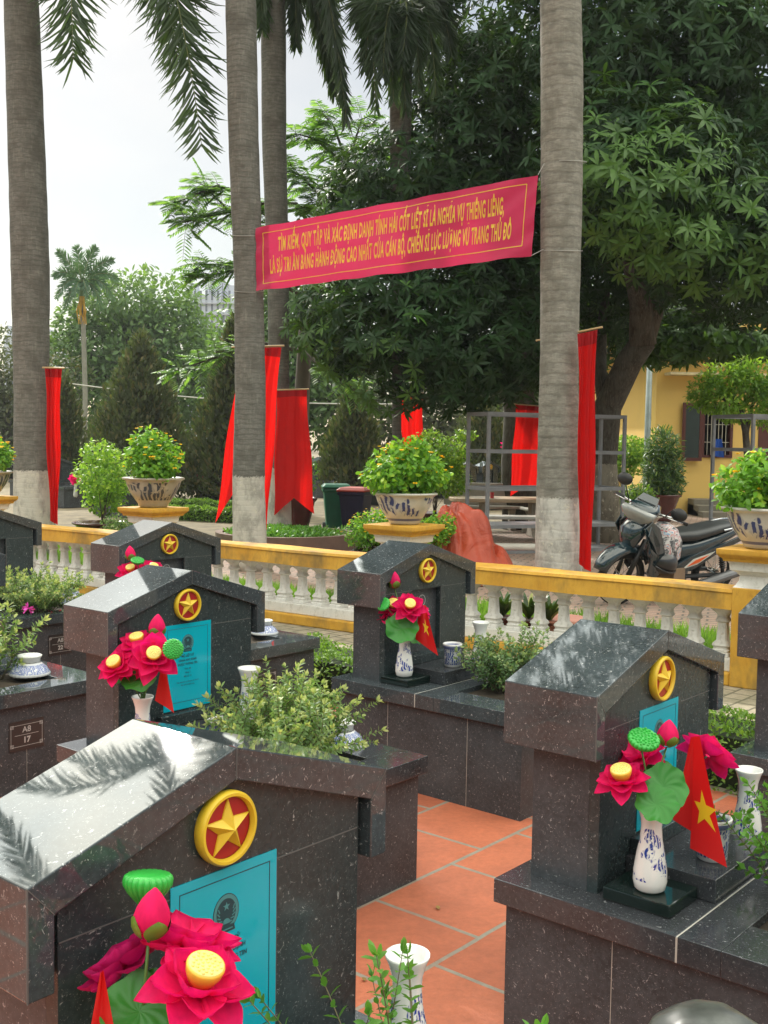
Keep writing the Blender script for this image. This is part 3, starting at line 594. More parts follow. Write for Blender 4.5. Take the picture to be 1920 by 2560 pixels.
# ------------------------------------------------------------------ ground
def L2W(lx, ly, z=0): return V(TP[1][0]+lx*cY+ly*sY, TP[1][1]-lx*sY+ly*cY, z)
def sheet(name, pts, z, mat, kind='structure'):
    b = MB(); b.add([(p[0], p[1], z) for p in pts], [tuple(range(len(pts)))]); o = build(b, name, mat, fix=False); tag(o, kind=kind); return o
def brickmat(name, c1, c2, mortar, sx, sy, off, ms, ang, loc, rough=.6, bumpst=.4, stain=(.3, .3, .3), stf=.3):
    m = NM(name); t = m.n('ShaderNodeTexCoord'); mpn = m.n('ShaderNodeMapping', {'Vector': t.outputs['Object'], 'Rotation': (0, 0, ang)}); 
    sub = m.n('ShaderNodeVectorMath', operation='SUBTRACT'); m.t.links.new(mpn.outputs[0], sub.inputs[0]); sub.inputs[1].default_value = loc
    wob = m.n('ShaderNodeTexNoise', {'Scale': 3.5, 'Detail': 3., 'Vector': t.outputs['Object']}).outputs['Color']
    wa = m.n('ShaderNodeVectorMath', operation='MULTIPLY_ADD'); m.t.links.new(wob, wa.inputs[0]); wa.inputs[1].default_value = (.012, .012, 0); m.t.links.new(sub.outputs[0], wa.inputs[2])
    br = m.n('ShaderNodeTexBrick', {'Vector': wa.outputs[0], 'Scale': 1., 'Mortar Size': ms, 'Mortar Smooth': .1, 'Bias': 0., 'Brick Width': sx, 'Row Height': sy, 'Color1': (*c1, 1), 'Color2': (*c2, 1), 'Mortar': (*mortar, 1)}, offset=off)
    n1 = m.noise(2.2, 6, t.outputs['Object'], .65); n2 = m.noise(38, 5, t.outputs['Object'], .7); n3 = m.noise(9, 4, t.outputs['Object'])
    c = m.mix(m.math('MULTIPLY', m.ramp(n1, [(.42, 0), (.75, 1)]), stf), br.outputs['Color'], stain, 'MIX')
    c = m.mix(.35, c, m.ramp(n2, [(.3, .35), (.65, 1.0)]), 'MULTIPLY'); c = m.mix(.25, c, m.ramp(n3, [(.3, .5), (.6, 1.0)]), 'MULTIPLY')
    h = m.math('MULTIPLY_ADD', n2, .25, m.math('MULTIPLY', br.outputs['Fac'], -1.))
    m.set(color=c, rough=rough, normal=m.bump(h, bumpst, .012)); return m.mat
o1 = L2W(0, 0)
# texture X runs along the tombs' y, texture Y along their x
aT = -(math.pi/2-YAW)
def locvec(lx, ly):
    p = L2W(lx, ly); q = Matrix.Rotation(aT, 3, 'Z') @ p; return q
terracotta = brickmat('terracotta_tiles', (.56, .165, .082), (.43, .120, .060), (.30, .28, .23), .43, .43, .45, .0085, aT, tuple(locvec(-.39, 2.19)), .55, .5, (.30, .10, .06), .5)
hexpave = brickmat('worn_paving', (.42, .36, .27), (.34, .30, .22), (.14, .13, .09), .15, .13, .5, .008, aT, (0, 0, 0), .85, .8, (.11, .11, .06), .75)
redpave = brickmat('red_paving', (.40, .26, .20), (.33, .24, .19), (.13, .11, .09), .22, .11, .5, .01, .3, (0, 0, 0), .85, .8, (.15, .14, .10), .6)
earth = plain('bare_earth', (.16, .13, .08), .95, var=.4, sc=3, bump=.8, bsc=25)
sheet('ground', [(-260, -60), (260, -60), (260, 260), (-260, 260)], -.012, earth)
q = L2W
sheet('tiled_floor', [q(-14, -4), q(6, -4), q(6, 3.92), q(-14, 3.92)], 0, terracotta)
sheet('paving', [q(-14, 3.92), q(6, 3.92), q(6, 6.4), q(-14, 6.4)], 0, hexpave)
sheet('courtyard', [q(-9.3, 6.4), q(10, 6.4), q(16, 32), q(-9.3, 32)], 0, redpave)
sheet('path', [q(-30, 8.2), q(-9.3, 8.2), q(-9.3, 10.2), q(-30, 10.2)], -.004, redpave)
# ------------------------------------------------------------------ leaf materials
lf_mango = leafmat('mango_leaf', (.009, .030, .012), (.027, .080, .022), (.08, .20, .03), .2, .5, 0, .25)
lf_mangoy = leafmat('mango_leaf_young', (.028, .085, .015), (.085, .19, .03), None, .3, .45)
lf_lant = leafmat('lantana_leaf', (.07, .20, .018), (.19, .42, .04), (.36, .54, .05), .4, .5)
lf_shrub = leafmat('tomb_shrub_leaf', (.075, .15, .055), (.20, .32, .11), (.42, .47, .19), .35, .5)
lf_green = leafmat('tomb_green_leaf', (.05, .17, .02), (.13, .33, .05), None, .32, .4)
lf_con = leafmat('conifer_spray', (.028, .040, .020), (.075, .088, .040), (.13, .11, .05), .2, .7)
lf_tree = leafmat('broad_leaf', (.045, .105, .03), (.12, .22, .06), (.17, .28, .07), .35, .5)
lf_feath = leafmat('feathery_leaf', (.035, .11, .03), (.13, .28, .06), (.22, .38, .08), .5, .5)
lf_palm = leafmat('palm_leaflet', (.010, .026, .012), (.032, .070, .020), (.07, .11, .02), .25, .35)
lf_palm2 = leafmat('areca_leaflet', (.03, .085, .045), (.08, .17, .09), None, .3, .4)
lf_bons = leafmat('bonsai_leaf', (.10, .22, .025), (.27, .46, .06), (.50, .66, .10), .42, .45)
lf_hedge = leafmat('hedge_leaf', (.05, .12, .015), (.14, .27, .03), (.24, .38, .05), .35, .5)
lf_grass = leafmat('grass_blade', (.07, .17, .02), (.18, .34, .04), None, .4, .5)
lf_yel = leafmat('lantana_flower', (.90, .50, .01), (.95, .68, .03), None, .2, .5)
lf_bamb = leafmat('bamboo_leaf', (.02, .07, .02), (.07, .15, .04), (.2, .3, .06), .3, .4)
bark_pale = None
def barkmat(name, c1, c2, sc=(1, 1, .25), whitez=None, wc=(.50, .49, .43), rings=0, bump=.6, blotch=(.12, .12, .10)):
    m = NM(name); v = m.co(scale=sc); n1 = m.noise(26, 6, m.co(scale=(.5, .5, 2.2)) if rings else v, .7); n2 = m.noise(5, 5, m.co(), .6); t = m.n('ShaderNodeTexCoord').outputs['Object']; z = m.n('ShaderNodeSeparateXYZ', {0: t}).outputs[2]
    c = m.mix(m.ramp(n1, [(.35, 0), (.65, 1)]), c1, c2)
    nv = m.noise(60, 4, m.co(scale=(1, 1, .12)), .7)
    c = m.mix(m.math('MULTIPLY', m.ramp(nv, [(.54, 0), (.66, 1)]), .28), c, (.40, .41, .35))
    c = m.mix(m.math('MULTIPLY', m.ramp(n2, [(.42, 0), (.62, 1)]), .6), c, blotch)
    h = n1
    if rings:
        zz = m.math('MULTIPLY_ADD', n2, .10, z); r = m.math('FRACT', m.math('MULTIPLY', zz, rings)); rl = m.ramp(r, [(0, .9), (.22, 0), (.8, 0), (1, .9)])
        ring_on = m.ramp(m.noise(2.2, 2, m.co(scale=(.2, .2, 1))), [(.35, .25), (.65, 1)])
        c = m.mix(m.math('MULTIPLY', m.math('MULTIPLY', rl, ring_on), .6), c, tuple(x*.55 for x in c1)); h = m.math('MULTIPLY_ADD', rl, -.8, n1)
    if whitez:
        e = m.ramp(m.math('SUBTRACT', whitez+.05, m.math('MULTIPLY_ADD', m.noise(40, 4, m.co()), .10, z)), [(.0, 0), (.02, 1)])
        w2 = m.mix(m.ramp(m.noise(7, 6, m.co(scale=(1, 1, .5)), .7), [(.45, 0), (.60, 1)]), wc, tuple(x*.62 for x in wc)); w2 = m.mix(m.ramp(m.noise(16, 5, m.co(), .7), [(.60, 0), (.64, 1)]), w2, (.62, .60, .50))
        c = m.mix(m.math('MULTIPLY', e, .9), c, w2)
    m.set(color=c, rough=.85, spec=.2, normal=m.bump(h, bump, .01)); return m.mat
bark_d = barkmat('mango_bark', (.035, .030, .024), (.10, .088, .07), whitez=None)
bark_w = barkmat('mango_bark_whitewashed', (.040, .034, .027), (.11, .095, .075), whitez=1.25, wc=(.30, .28, .22))
palm_bark = barkmat('palm_bark', (.13, .13, .118), (.215, .212, .195), (1, 1, .7), 1.12, (.58, .56, .50), 17, .25, (.095, .092, .08))
palm_bark_l = barkmat('palm_bark_pale', (.19, .182, .16), (.32, .31, .275), (1, 1, .7), .98, (.58, .57, .53), 9, .3, (.125, .12, .10))
crownshaft = plain('crownshaft_green', (.10, .17, .05), .35)
thin_bark = plain('thin_branch_bark', (.07, .055, .04), .8, bump=.4)
# ------------------------------------------------------------------ foliage builders
def rnd_unit(n): return unit(rng.normal(size=(n, 3)))
def blob_points(blobs, n, shell=.75):
    """points in the outer part of a union of ellipsoids (cx,cy,cz,rx,ry,rz) with outward directions"""
    bl = np.array(blobs, float); w = (bl[:, 3]*bl[:, 4]+bl[:, 4]*bl[:, 5]+bl[:, 3]*bl[:, 5]); i = rng.choice(len(bl), n, p=w/w.sum())
    d = rnd_unit(n); r = shell+(1-shell)*rng.random(n)**.7; c = bl[i, :3]; R_ = bl[i, 3:]
    return c+d*R_*r[:, None], unit(d/R_)
def rosettes(name, P, A, nl, L, Wd, mat, parent, shape=LONG, spread=(55, 100), tint=None, droop=.35, fold=.2):
    n = len(P); k = nl; Lr = rng.uniform(.7, 1.1, (n, k))*L*rng.uniform(.6, 1.25, (n, 1))
    a = unit(A); ref = np.where(np.abs(a[:, 2:3]) > .9, [[1., 0, 0]], [[0., 0, 1]]); x = unit(np.cross(ref, a)); y = np.cross(a, x)
    ph = rng.random((n, 1))*6.28+np.arange(k)[None]*2.39996; th = np.radians(rng.uniform(spread[0], spread[1], (n, k)))
    D = a[:, None]*np.cos(th)[..., None] + (x[:, None]*np.cos(ph)[..., None]+y[:, None]*np.sin(ph)[..., None])*np.sin(th)[..., None]
    D[..., 2] -= droop*rng.random((n, k)); N = a[:, None]+.3*rng.normal(size=(n, k, 3))
    if tint is None: tint = rng.random(n)
    tn = np.clip(np.repeat(tint, k)*.8+rng.random(n*k)*.2, 0, 1)
    PP = np.repeat(P, k, 0)+D.reshape(-1, 3)*L*.04
    return leaves(name, PP, D.reshape(-1, 3), N.reshape(-1, 3), Lr.ravel(), Wd*Lr.ravel()/L, mat, parent, shape, fold, tn)
def scatter_leaves(name, P, A, L, Wd, mat, parent, shape=OVAL, out=.7, droop=.2, tint=None):
    n = len(P); D = A*out+rnd_unit(n)*.9; D[:, 2] -= droop; N = A*.6+V(0, 0, .6)+rnd_unit(n)*.5
    return leaves(name, P, D, np.asarray(N), L*rng.uniform(.7, 1.15, n), Wd*rng.uniform(.8, 1.1, n), mat, parent, shape, .2, tint)
def bez(a, b, c, n=10): return [a*(1-t)**2+b*2*t*(1-t)+c*t*t for t in [i/n for i in range(n+1)]]
def branches(name, lines, mat, parent, n=8):
    b = MB()
    for pts, r0, r1 in lines:
        m = len(pts)-1; b.tube(pts, [r0+(r1-r0)*i/m for i in range(m+1)], n)
    return build(b, name, mat, parent, smooth=True)
# ------------------------------------------------------------------ balustrade with pillars, pots
BL0, BL1 = L2W(-12.5, 5.12), L2W(3.4, 6.44)
bd = (BL1-BL0); bl_len = bd.length; bang = math.atan2(bd.y, bd.x); 
def yellowmat():
    m = NM('ochre_paint'); n1 = m.noise(3.2, 6, m.co(), .65); n2 = m.noise(26, 5, m.co(scale=(1, 1, .4)), .7); n3 = m.noise(1.7, 5, m.co(scale=(1, 1, .6)), .7)
    c = m.mix(m.ramp(n1, [(.32, 0), (.68, 1)]), (.50, .255, .028), (.64, .37, .055)); c = m.mix(m.math('MULTIPLY', m.ramp(n2, [(.5, 0), (.7, 1)]), .5), c, (.34, .17, .03))
    c = m.mix(m.math('MULTIPLY', m.ramp(n3, [(.52, 0), (.66, 1)]), .75), c, (.15, .11, .045)); m.set(color=c, rough=.7, spec=.3, normal=m.bump(n2, .5, .008)); return m.mat
def whitemat():
    m = NM('weathered_white'); n1 = m.noise(4, 6, m.co(), .65); n2 = m.noise(34, 5, m.co(scale=(1, 1, .5)), .7)
    c = m.mix(m.ramp(n1, [(.35, 0), (.7, 1)]), (.58, .57, .53), (.74, .73, .70)); c = m.mix(m.math('MULTIPLY', m.ramp(n2, [(.52, 0), (.68, 1)]), .4), c, (.27, .25, .20)); m.set(color=c, rough=.75, spec=.3, normal=m.bump(n2, .5, .006)); return m.mat
ochre, whitew = yellowmat(), whitemat()
bal = empty('balustrade', BL0, bang, 'long balustrade with ochre rail and white turned balusters behind the tombs', 'balustrade')
def along(lx):      # distance along the balustrade of the tomb-frame x
    return (lx+12.5)*bl_len/math.hypot(15.9, 0)*15.9/ bl_len * (bl_len/15.9)
RZ0, RZ1 = .50, .63
pill = [along(x) for x in (-9.36, -6.78, -3.93, -1.13, 1.77)]
b = MB()
for a, c_ in zip([0]+pill, pill+[bl_len]): b.box(a+.15 if a else 0, c_-.15, -.0, .30, 0, .085)
build(b, 'kerb', ochre, bal, bevel=.01)
b = MB()
for a, c_ in zip([0]+pill, pill+[bl_len]): b.box(a+.15 if a else 0, c_-.15, .045, .25, .0855, .17)
build(b, 'plinth', whitew, bal, bevel=.006)
b = MB()
for a, c_ in zip([0]+pill, pill+[bl_len]):
    n = 24; x0, x1 = (a+.149 if a else 0), c_-.149
    rs = []
    for i in range(n+1):
        x = x0+(x1-x0)*i/n; w = .003*math.sin(x*3.1); u = .003*math.sin(x*5.3+1); rs.append([(x, -.005+w, RZ0+u), (x, .30, RZ0), (x, .30, RZ1-.004+u), (x, -.005+w, RZ1-.02+w), (x, .008+w, RZ1+w)])
    b.rings(rs)
build(b, 'rail', ochre, bal, autos=.5)
# one baluster: square, waisted, facetted
def sq_rings(prof, n=8):
    rs = []
    for w, z, ch in prof:
        c_ = w*ch; rs.append([(w, -w+c_, z), (w, w-c_, z), (w-c_, w, z), (-w+c_, w, z), (-w, w-c_, z), (-w, -w+c_, z), (-w+c_, -w, z), (w-c_, -w, z)])
    return rs
bz = .1705; bh = RZ0-bz-.0005
prof = [(.052, 0, .1), (.052, .06, .1), (.046, .075, .15), (.050, .12, .15), (.044, .14, .2), (.044, .17, .25), (.054, .21, .35), (.050, .25, .35), (.033, .31, .3), (.029, .50, .25), (.026, .66, .25), (.040, .70, .3), (.036, .74, .3), (.030, .78, .3), (.034, .84, .3), (.060, .93, .15), (.066, .97, .1), (.066, 1, .1)]
b = MB(); b.rings(sq_rings([(w, z*bh, c_) for w, z, c_ in prof])); 
b.lathe([(.008, -.006), (.012, .0), (.004, .004)], 8, M=Matrix.Translation((0, -.0315, bh*.46)) @ Matrix.Rotation(math.pi/2, 4, 'X'))
b.v = [(x*1.12, y*1.12, z) for x, y, z in b.v]
proto = build(b, 'baluster', whitew, bal, autos=.7)
xs = []
for a, c_ in zip(pill[:-1], pill[1:]):
    n = 13; xs += [a+.15+(c_-a-.3)*(i+.5)/n for i in range(n)]
xs += [pill[0]-.2-.17*i for i in range(6)]
proto.location = (xs[0], .15, bz)
for x in xs[1:]:
    o = proto.copy(); COL.objects.link(o); o.location = (x, .15, bz); o.rotation_euler = (0, 0, random.choice((0, 0, .02, -.02)))
# pillars
def W2(a, y, z): p = BL0+Vector((a*math.cos(bang)-y*math.sin(bang), a*math.sin(bang)+y*math.cos(bang), z)); return p
pl_lab = ['ochre pillar capped by slabs far left of the balustrade', 'ochre pillar of the balustrade carrying the brown glazed pot', 'ochre pillar of the balustrade carrying the blue painted pot in the middle', 'tall ochre pillar with flared white capital near the right edge', 'ochre pillar outside the right edge']
for i, a in enumerate(pill[:4]):
    p = empty('pillar', W2(a, .15, 0), bang, pl_lab[i], 'pillar', 'balustrade pillars')
    b = MB(); b.box(-.149, .149, -.158, .158, 0, .645); build(b, 'post', ochre, p, bevel=.008)
    b = MB(); b.rings(sq_rings([(.15, .6455, .02), (.135, .66, .02), (.118, .69, .02), (.115, .72, .02), (.135, .745, .02), (.165, .758, .02), (.17, .80, .02), (.18, .815, .02)])); build(b, 'capital', whitew, p, autos=.6)
    b = MB(); b.rings(sq_rings([(.20, .8155, .02), (.205, .835, .02), (.215, .84, .02), (.235, .862, .02), (.236, .895, .02)])); build(b, 'cap_slab', ochre, p, bevel=.004, autos=.6)
def big_pot(name, loc, label, sc, mat, soilz=.235):
    root = empty(name, loc, random.random()*6, label, 'potted plant', 'potted lantanas on the pillars')
    b = MB(); pr = [(.115, 0), (.13, .012), (.135, .03), (.165, .07), (.205, .13), (.232, .19), (.245, .232), (.262, .245), (.275, .25), (.277, .262), (.262, .268), (.238, .255), (.228, .22)]
    b.lathe([(r*sc, z*sc) for r, z in pr], 56, cap=True); build(b, 'pot', mat, root, smooth=True)
    b = MB(); b.lathe([(.235*sc, soilz*sc), (.12*sc, (soilz+.01)*sc), (.001, (soilz+.012)*sc)], 24); build(b, 'soil', soil, root, smooth=True); return root
def lantana(root, z0, blobs, n, flowers, Lf=.045, mat=None, fsz=.019):
    P, A = blob_points(blobs, n, .45); fo = scatter_leaves('foliage', P, A, Lf, Lf*.72, mat or lf_lant, root, OVAL, .5, .35)
    c = np.array(blobs)[:, :3]; ln = []
    for k in range(14):
        t = Vector(P[rng.integers(len(P))]); ln.append((bez(V(random.uniform(-.03, .03), random.uniform(-.03, .03), z0), V(t.x*.3, t.y*.3, z0+(t.z-z0)*.6), t, 6), .006, .002))
    branches('stems', ln, thin_bark, root, 6)
    if flowers:
        P, A = blob_points(blobs, flowers*4, .97); keep = (A[:, 2] > -.25); P, A = P[keep][:flowers], A[keep][:flowers]; P = P+A*.02
        k = 12; PP = np.repeat(P, k, 0); a = np.arange(k)*2.4; off = np.stack([np.cos(a)*.8, np.sin(a)*.8, np.full(k, .0)], 1)
        D = np.repeat(A, k, 0)*.5+np.tile(off, (len(P), 1)); leaves('flowers', PP+D*.003, D, np.repeat(A, k, 0), fsz, fsz*.8, lf_yel, root, OVAL, .1, np.repeat(rng.random(len(P)), k))
lz = .245
zc = .897
r1 = big_pot('lantana_pot', W2(pill[3], .15, zc), 'big blue brushed pot of yellow lantana on the pillar near the right edge', 1.0, bigpot)
lantana(r1, lz, [(-.10, 0, .42, .24, .24, .22), (.12, .05, .40, .22, .22, .2), (.0, -.1, .33, .3, .24, .12), (.05, .12, .52, .16, .16, .13), (-.2, .1, .45, .16, .16, .16)], 2300, 40, .05)
r2 = big_pot('lantana_pot', W2(pill[2], .15, zc), 'blue and white pot of yellow lantana on the middle pillar', .94, bigpot)
lantana(r2, lz*.94, [(0, 0, .46, .30, .3, .17), (-.18, 0, .40, .2, .2, .15), (.2, .05, .38, .2, .2, .14), (0, .05, .58, .17, .17, .11), (0, 0, .33, .24, .24, .12)], 2300, 50, .05)
r3 = big_pot('lantana_pot', W2(pill[1], .15, zc), 'brown glazed pot of bushy lantana left of centre', 1.05, bigpot_g)
lantana(r3, lz*1.05, [(0, 0, .48, .27, .27, .2), (.1, 0, .40, .24, .24, .18), (-.15, 0, .38, .2, .2, .14), (.0, .05, .62, .17, .17, .12)], 2300, 50, .05)
r4 = big_pot('lantana_pot', W2(pill[0], .15, zc), 'brown glazed pot of lantana cut by the left edge', 1.0, bigpot_g)
lantana(r4, lz, [(0, 0, .46, .27, .27, .19), (.1, 0, .42, .22, .22, .17)], 1500, 50, .05)
# ------------------------------------------------------------------ shrubs planted in the tombs
def shrub(root, base, n, h, spread, Lf, Wf, mat, gap=.014, side=3, lean=None, tintf=None, name='foliage', r=.0022):
    Ps, Ds, Ns, Tn = [], [], [], []; ln = []
    for k in range(n):
        a = random.random()*6.28; rr = math.sqrt(random.random()); b0 = Vector(base)+V(math.cos(a)*rr*spread*.3, math.sin(a)*rr*spread*.3, 0)
        hh = h*random.uniform(.6, 1.05)*(1-.35*rr); tip = b0+V(math.cos(a)*rr*spread*.75, math.sin(a)*rr*spread*.75, hh)
        if lean: tip += Vector(lean)*random.uniform(0, 1)
        main = bez(b0, b0.lerp(tip, .4)+V(0, 0, hh*.22), tip, 8); segs = [main]; tt = random.random()
        for q in range(side):
            i = random.randint(2, 6); s0 = main[i]; e = s0+Vector(rnd_unit(1)[0])*h*.22+V(0, 0, h*.13); segs.append(bez(s0, s0.lerp(e, .5)+V(0, 0, -.01), e, 4))
        for sgi, sg in enumerate(segs):
            if sgi == 0: ln.append((sg, r, r*.4))
            else: ln.append((sg, r*.6, r*.3))
            Lt = sum((sg[i+1]-sg[i]).length for i in range(len(sg)-1)); m = max(2, int(Lt/gap))
            for j in range(m):
                t = (j+.5)/m; t = .12+.88*t; i = min(int(t*(len(sg)-1)), len(sg)-2); f = t*(len(sg)-1)-i; p = sg[i].lerp(sg[i+1], f); d = (sg[i+1]-sg[i]).normalized()
                x = d.orthogonal().normalized(); x = Quaternion(d, j*1.5708+k) @ x
                for s_ in (1, -1):
                    o_ = (x*s_+d*random.uniform(.25, .8)); Ps.append(p); Ds.append(o_); Ns.append(d+Vector(rnd_unit(1)[0])*.3); Tn.append(min(1, max(0, tt*.5+t*.35+random.uniform(-.15, .25))))
            for s_ in range(4):
                Ps.append(sg[-1]); Ds.append(d*1.0+Vector(rnd_unit(1)[0])*.7); Ns.append(Vector(rnd_unit(1)[0])); Tn.append(.85+.15*random.random())
    Ps, Ds, Ns = (np.array([tuple(v) for v in q_]) for q_ in (Ps, Ds, Ns)); m = len(Ps)
    leaves(name, Ps, Ds, Ns, Lf*rng.uniform(.65, 1.1, m), Wf*rng.uniform(.75, 1.05, m), mat, root, OVAL, .22, np.array(Tn))
    branches('stems', ln, stem_t, root, 5)
stem_t = plain('shrub_stem', (.13, .11, .06), .7)
def tshrub(tk, lx, ly, label, **k):
    r = empty('tomb_shrub', tw(TP[tk], lx, ly)+V(0, 0, ZS-.02), label=label, cat='shrub', group='small leaved shrubs growing on the tombs'); shrub(r, (0, 0, 0), **k); return r
tshrub(2, .74, .37, 'bushy pale green shrub spilling over the slab of the second blue plaque tomb', n=62, h=.34, spread=.34, Lf=.024, Wf=.011, mat=lf_shrub, side=5, gap=.012)
tshrub(3, .74, .38, 'grey green bush on the tomb by the balustrade', n=46, h=.30, spread=.27, Lf=.022, Wf=.012, mat=leafmat('grey_shrub_leaf', (.05, .12, .045), (.14, .25, .10), (.28, .36, .15), .25, .5), side=5, gap=.013)
tshrub(4, .72, .34, 'shrub with round fresh green leaves at the right edge', n=26, h=.40, spread=.34, Lf=.024, Wf=.016, mat=lf_green, side=3, gap=.017)
tshrub(1, .60, .44, 'tall thin stems with paired green leaves at the bottom edge', n=26, h=.42, spread=.30, Lf=.024, Wf=.013, mat=lf_green, side=1, gap=.02)
tshrub(7, .78, .36, 'dense variegated bush on the tomb at the left edge', n=56, h=.32, spread=.36, Lf=.024, Wf=.012, mat=lf_shrub, side=5, gap=.013)
s8 = tshrub(8, .66, .40, 'variegated plant with a magenta flower above foot plate A8 17', n=30, h=.38, spread=.27, Lf=.038, Wf=.015, mat=lf_shrub, side=3, gap=.018)
s5 = tshrub(5, .76, .36, 'thin grey shrub between the second tomb and the balustrade', n=10, h=.22, spread=.2, Lf=.022, Wf=.01, mat=lf_shrub, side=3)
b = MB(); pinkf = plain('magenta_petal', (.62, .06, .42), .5); fc = U(61, 1314, 4.75)-s8.location
for k in range(22): 
    d = Vector(rnd_unit(1)[0]); b.add([fc, fc+d*.022+Vector(rnd_unit(1)[0])*.008, fc+d*.03, fc+d*.022-Vector(rnd_unit(1)[0])*.008], [(0, 1, 2, 3)])
build(b, 'flower', pinkf, s8, fix=False)
b = MB(); b.ball(G(712, 1506, .66), (.008, .008, .006), 8, 5)
# low clipped hedge beds in front of the paving
def hedge(name, label, P0, P1, w, h, n, group, mat=lf_hedge, L=.03, z0=0.):
    o0 = (P0+P1)/2; root = empty(name, o0, label=label, cat='hedge', group=group); d = (P1-P0); ln = d.length; d.normalize(); s_ = V(-d.y, d.x, 0)
    t = rng.random(n)*ln-ln/2; fc = rng.random(n); u = rng.random(n); P = np.zeros((n, 3)); A = np.zeros((n, 3))
    top = fc < .5; a = (u-.5)*w; bump = .02*np.sin(t*7)+.02*np.sin(t*17+a*20)
    P += np.outer(t, d); P += np.outer(np.where(top, a, np.where(fc < .75, -w/2, w/2)+rng.normal(size=n)*.02), s_); P[:, 2] = np.where(top, h+bump-.02*rng.random(n), rng.random(n)*h)+z0
    A += np.where(top[:, None], [[0, 0, 1.]], np.where((fc < .75)[:, None], -np.array(s_), np.array(s_)))
    scatter_leaves('foliage', P, A, L, L*.5, mat, root, OVAL, .8, 0)
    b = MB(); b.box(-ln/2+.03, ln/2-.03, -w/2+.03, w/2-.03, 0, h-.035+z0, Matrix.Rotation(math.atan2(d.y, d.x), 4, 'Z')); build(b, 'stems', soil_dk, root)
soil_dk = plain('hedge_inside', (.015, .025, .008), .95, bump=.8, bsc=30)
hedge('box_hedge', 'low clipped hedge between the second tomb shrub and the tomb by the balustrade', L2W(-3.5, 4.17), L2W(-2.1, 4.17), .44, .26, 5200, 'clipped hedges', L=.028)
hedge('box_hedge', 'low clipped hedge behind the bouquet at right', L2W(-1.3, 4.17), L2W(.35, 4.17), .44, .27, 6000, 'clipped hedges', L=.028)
# ------------------------------------------------------------------ palms
def frond(P, D, N, Lg, Wg, Tn, start, az, el0, length, droop, ll=.55, n=70, lines=None, twist=0, hang=.5):
    """one feather frond: a drooping rachis with two rows of hanging leaflets"""
    p = Vector(start); d = V(math.sin(az)*math.cos(el0), math.cos(az)*math.cos(el0), math.sin(el0)); side = V(math.cos(az), -math.sin(az), 0); pts = [p.copy()]; m = 26; st = length/m
    for i in range(m):
        t = (i+1)/m; d = (d+V(0, 0, -droop*st*(.5+1.4*t))).normalized(); p = p+d*st; pts.append(p.copy())
    if lines is not None: lines.append((pts, .022, .004))
    tt = random.random()
    for j in range(n):
        t = .14+.86*(j+.5)/n; i = min(int(t*m), m-1); q = pts[i].lerp(pts[i+1], t*m-i); dd = (pts[i+1]-pts[i]).normalized(); up = side.cross(dd)
        lf = ll*(math.sin(math.pi*min(1, .22+.72*t)))**.6*(1 if t < .93 else .75)
        for s_ in (1, -1):
            k = dd*random.uniform(.55, .9)+side*s_*random.uniform(.55, .85)+up*random.uniform(-.25, .35)+V(0, 0, -hang*random.uniform(.5, 1.1))
            P.append(q); D.append(k); N.append(up+side*s_*random.uniform(-.6, .6)); Lg.append(lf*random.uniform(.8, 1.1)); Wg.append(.035 if ll > .4 else .022); Tn.append(min(1, max(0, tt*.6+random.uniform(0, .35))))
PALML = [(0, .35, 0), (.3, .5, .01), (.7, .4, -.05), (1, .04, -.16)]
def frond_pts(acc, lines, ctrl, ll, n, hang=.9, spread=1.):
    P, D, N, Lg, Wg, Tn = acc; a, c, e = ctrl; m = 26; pts = bez(a, c, e, m); lines.append((pts, .022, .004)); tt = random.random()
    for j in range(n):
        t = .2+.8*(j+.5)/n; i = min(int(t*m), m-1); q = pts[i].lerp(pts[i+1], t*m-i); dd = (pts[i+1]-pts[i]).normalized(); side = dd.cross(V(0, 1, .15)).normalized(); up = side.cross(dd)
        lf = ll*(math.sin(math.pi*min(1, .22+.72*t)))**.6
        for s_ in (1, -1):
            for r_ in range(2):
                k = dd*random.uniform(.6, 1.1)+side*s_*random.uniform(.45, 1.1)*spread+up*random.uniform(-.45, .45)+V(0, 0, -hang*random.uniform(.0, .5))
                P.append(q); D.append(k); N.append(up+side*s_*random.uniform(-.6, .6)); Lg.append(lf*random.uniform(.75, 1.1)); Wg.append(.028 if ll > .5 else .03); Tn.append(min(1, max(0, tt*.6+random.uniform(0, .35))))
